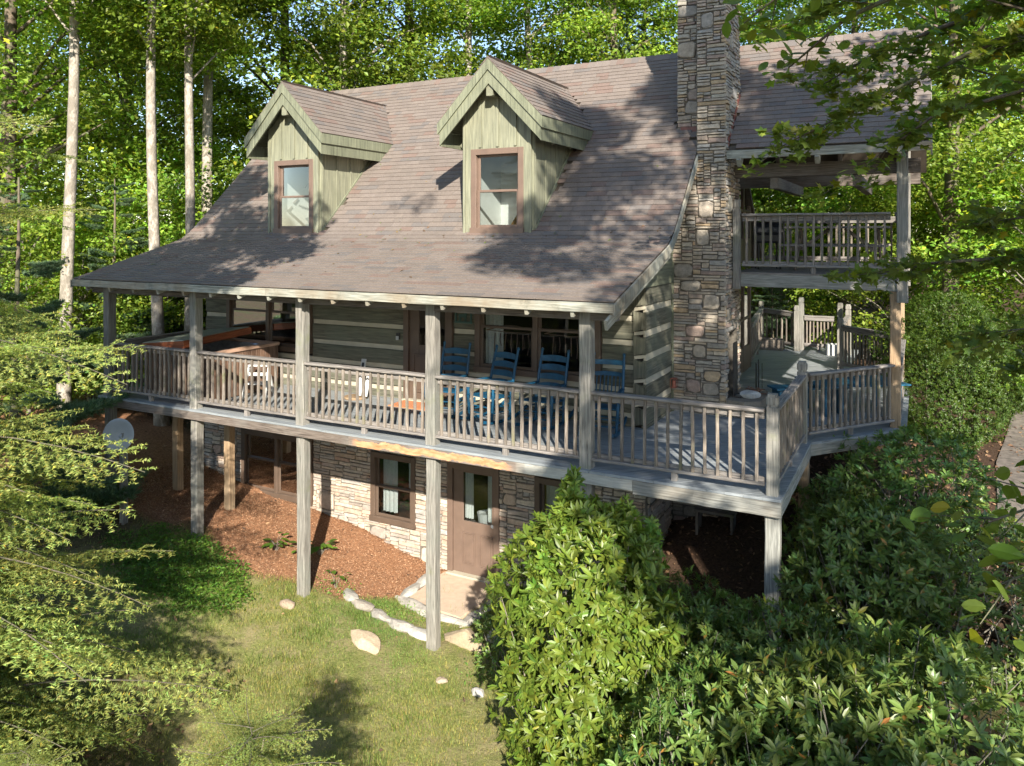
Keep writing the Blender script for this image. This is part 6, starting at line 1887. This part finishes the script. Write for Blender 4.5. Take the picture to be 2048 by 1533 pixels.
# longer tufts, and a few dry leaves on the lawn
P = scatter(60000, -8.5, 1.5, -4.6, 1.6, lambda x, y: zones(x, y)[0] * np.clip(np.sin(x * 4.1 + 2 * np.sin(y * 3.3)) * np.sin(y * 4.7 - x * 1.2) * 1.6 - 0.75, 0, 1))
n = len(P); a = rgG.uniform(0, 6.283, n); h = rgG.uniform(0.05, 0.13, n); w_ = rgG.uniform(0.003, 0.005, n)
sd = np.stack([np.cos(a), np.sin(a), 0 * a], 1); ln = np.stack([-np.sin(a), np.cos(a), 0 * a], 1) * rgG.normal(0, 0.8, n)[:, None]
V = np.stack([P - sd * w_[:, None], P + sd * w_[:, None], P + ln * h[:, None] + np.stack([0 * h, 0 * h, h], 1)], 1).reshape(-1, 3)
gc = np.exp(rgG.normal(0, 0.22, n))[:, None] * np.array([0.75, 0.95, 0.7])
stuff('grass_tufts', np_mesh('grass_tufts', V, np.arange(len(V)).reshape(-1, 3), L_GRASS, np.repeat(gc, 3, 0)), None, 'longer tufts of grass scattered over the lawn', 'grass')
# lush weeds under the hemlock edge
def wpatch(x, y): return np.clip(1.25 - ((x + 6.35) / 1.35) ** 2 - ((y + 0.75) / 0.75) ** 2 + 0.3 * np.sin(x * 7) * np.sin(y * 6), 0, 1)
P = scatter(26000, -8.2, -4.6, -1.9, 0.4, wpatch)
P[:, 2] += rgG.uniform(0.0, 0.20, len(P)) * (0.4 + 0.6 * wpatch(P[:, 0], P[:, 1]))
N, D = frames(rgG, len(P), 1.0, 0.5); L = rgG.uniform(0.03, 0.075, len(P))
V, F, k = L_diamond(P, N, D, L, L * 0.42)
stuff('ground_weeds', np_mesh('ground_weeds', V, F, L_WEED, np.repeat(leafcols(rgG, len(P), 0.25, 0.04), k, 0)), None, 'lush low green weeds beside the left porch support', 'weeds')
# weeds along the edging stones
def wedge(x, y):
    d = np.minimum(np.hypot(x + 4.4, y - 0.55), np.minimum(np.hypot((x + 3.2) / 1.4, y - 0.62), np.hypot((x + 1.35), y + 0.2)))
    return np.clip(0.75 - d * 1.8, 0, 1)
P = scatter(16000, -5.2, -0.6, -0.9, 1.3, wedge); P[:, 2] += rgG.uniform(0, 0.10, len(P))
N, D = frames(rgG, len(P), 0.7, 0.8); L = rgG.uniform(0.02, 0.06, len(P))
V, F, k = L_diamond(P, N, D, L, L * 0.3)
stuff('edging_weeds', np_mesh('edging_weeds', V, F, L_GRASS, np.repeat(leafcols(rgG, len(P), 0.25, 0.04) * np.array([0.7, 0.95, 0.6]), k, 0)), None, 'tufts of weed growing along the edging stones', 'weeds')
# mulch chips
P = scatter(95000, -9.5, -3.0, -0.7, 2.2, lambda x, y: zones(x, y)[1]); P[:, 2] += rgG.uniform(0.0, 0.02, len(P))
N, D = frames(rgG, len(P), 1.0, 0.45); L = rgG.uniform(0.014, 0.042, len(P))
V, F, k = L_diamond(P, N, D, L, L * 0.28)
cc = np.array([(0.37, 0.195, 0.105), (0.28, 0.135, 0.068), (0.46, 0.285, 0.17), (0.18, 0.09, 0.05)])[rgG.integers(0, 4, len(P))] * np.exp(rgG.normal(0, 0.2, len(P)))[:, None]
stuff('bark_mulch', np_mesh('bark_mulch', V, F, M_CHIP, np.repeat(cc, k, 0)), None, 'reddish bark mulch on the slope under the porch', 'mulch')
# fallen leaves on the shaded ground
P = scatter(30000, -13, 8, -6, 9, lambda x, y: (1 - zones(x, y)[0]) * (1 - zones(x, y)[1]) * 0.8 + zones(x, y)[0] * 0.02 + zones(x, y)[1] * 0.10); P[:, 2] += rgG.uniform(0.005, 0.03, len(P))
N, D = frames(rgG, len(P), 1.0, 0.5); L = rgG.uniform(0.04, 0.10, len(P))
V, F, k = L_diamond(P, N, D, L, L * 0.55)
cc = np.array([(0.20, 0.11, 0.06), (0.14, 0.075, 0.045), (0.28, 0.17, 0.09), (0.09, 0.05, 0.03)])[rgG.integers(0, 4, len(P))] * np.exp(rgG.normal(0, 0.2, len(P)))[:, None]
stuff('fallen_leaves', np_mesh('fallen_leaves', V, F, M_CHIP, np.repeat(cc, k, 0)), None, 'brown fallen leaves on the shaded ground', 'leaf litter')
# broad-leaved seedlings in the mulch
def seedling(x, y, nl, lf, label, seed):
    rg = np.random.default_rng(seed); z = gz(x, y); a = np.arange(nl) * 2.399 + rg.normal(0, 0.2, nl)
    r = rg.uniform(0.04, 0.20, nl); hh = rg.uniform(0.06, 0.22, nl)
    C = np.stack([r * np.cos(a), r * np.sin(a), hh], 1); D = unit(np.stack([np.cos(a), np.sin(a), rg.uniform(-0.3, 0.2, nl)], 1)); N = unit(np.array([0, 0, 1.0]) - D * D[:, 2:3])
    L = lf * rg.uniform(0.7, 1.2, nl)
    root = empty('seedling', (x, y, z), 0, label, 'plant')
    link(bpy.data.objects.new('leaves', leafmesh('leaves', L_oval2, C, N, D, L, L * 0.62, leafcols(rg, nl, 0.18, 0.1), L_WEED)), root, local=True)
    m = MB()
    for c in C: m.tube([(0, 0, -0.03), (c[0] * 0.4, c[1] * 0.4, c[2] * 0.7), tuple(c)], [0.005, 0.004, 0.002], 4, False)
    m.obj('stems', L_WEED if False else M_TWIG, root, local=True)
# (kept low)
seedling(-5.72, 0.62, 15, 0.14, 'broad-leaved green seedling, leftmost in the mulch bed', 1)
seedling(-5.38, 0.86, 11, 0.10, 'shady little seedling in the middle of the mulch bed', 2)
seedling(-5.18, 1.06, 15, 0.14, 'bright green seedling in the mulch left of the second support post', 3)
seedling(-4.42, 0.55, 5, 0.11, 'tiny seedling showing just right of the second support post', 4)

# leaf litter caught on the roof
rl = np.random.default_rng(19); n = 170
lx = rl.uniform(XL + 0.2, XR - 0.1, n); ly = np.where(rl.random(n) < 0.6, rl.normal(2.0, 0.25, n), rl.uniform(-0.2, 4.8, n))
ok = np.array([not in_dormer(a_, b_) for a_, b_ in zip(lx, ly)]); lx, ly = lx[ok], ly[ok]
lz = np.array([roof_z(v) for v in ly]) + 0.03; n = len(lx)
sl2 = np.array([(roof_z(v + 0.05) - roof_z(v - 0.05)) / 0.1 for v in ly])
N = unit(np.stack([0 * sl2, -sl2, 1 + 0 * sl2], 1) + rl.normal(0, 0.15, (n, 3))); D = unit(np.cross(N, rl.normal(0, 1, (n, 3))))
L = rl.uniform(0.03, 0.075, n)
V, F, k = L_diamond(np.stack([lx, ly, lz], 1), N, D, L, L * 0.5)
cc = np.array([(0.16, 0.09, 0.05), (0.10, 0.06, 0.035), (0.22, 0.15, 0.06), (0.12, 0.15, 0.04)])[rl.integers(0, 4, n)]
stuff('roof_litter', np_mesh('roof_litter', V, F, M_CHIP, np.repeat(cc, k, 0)), None, 'few dry leaves caught on the porch roof', 'leaf litter')
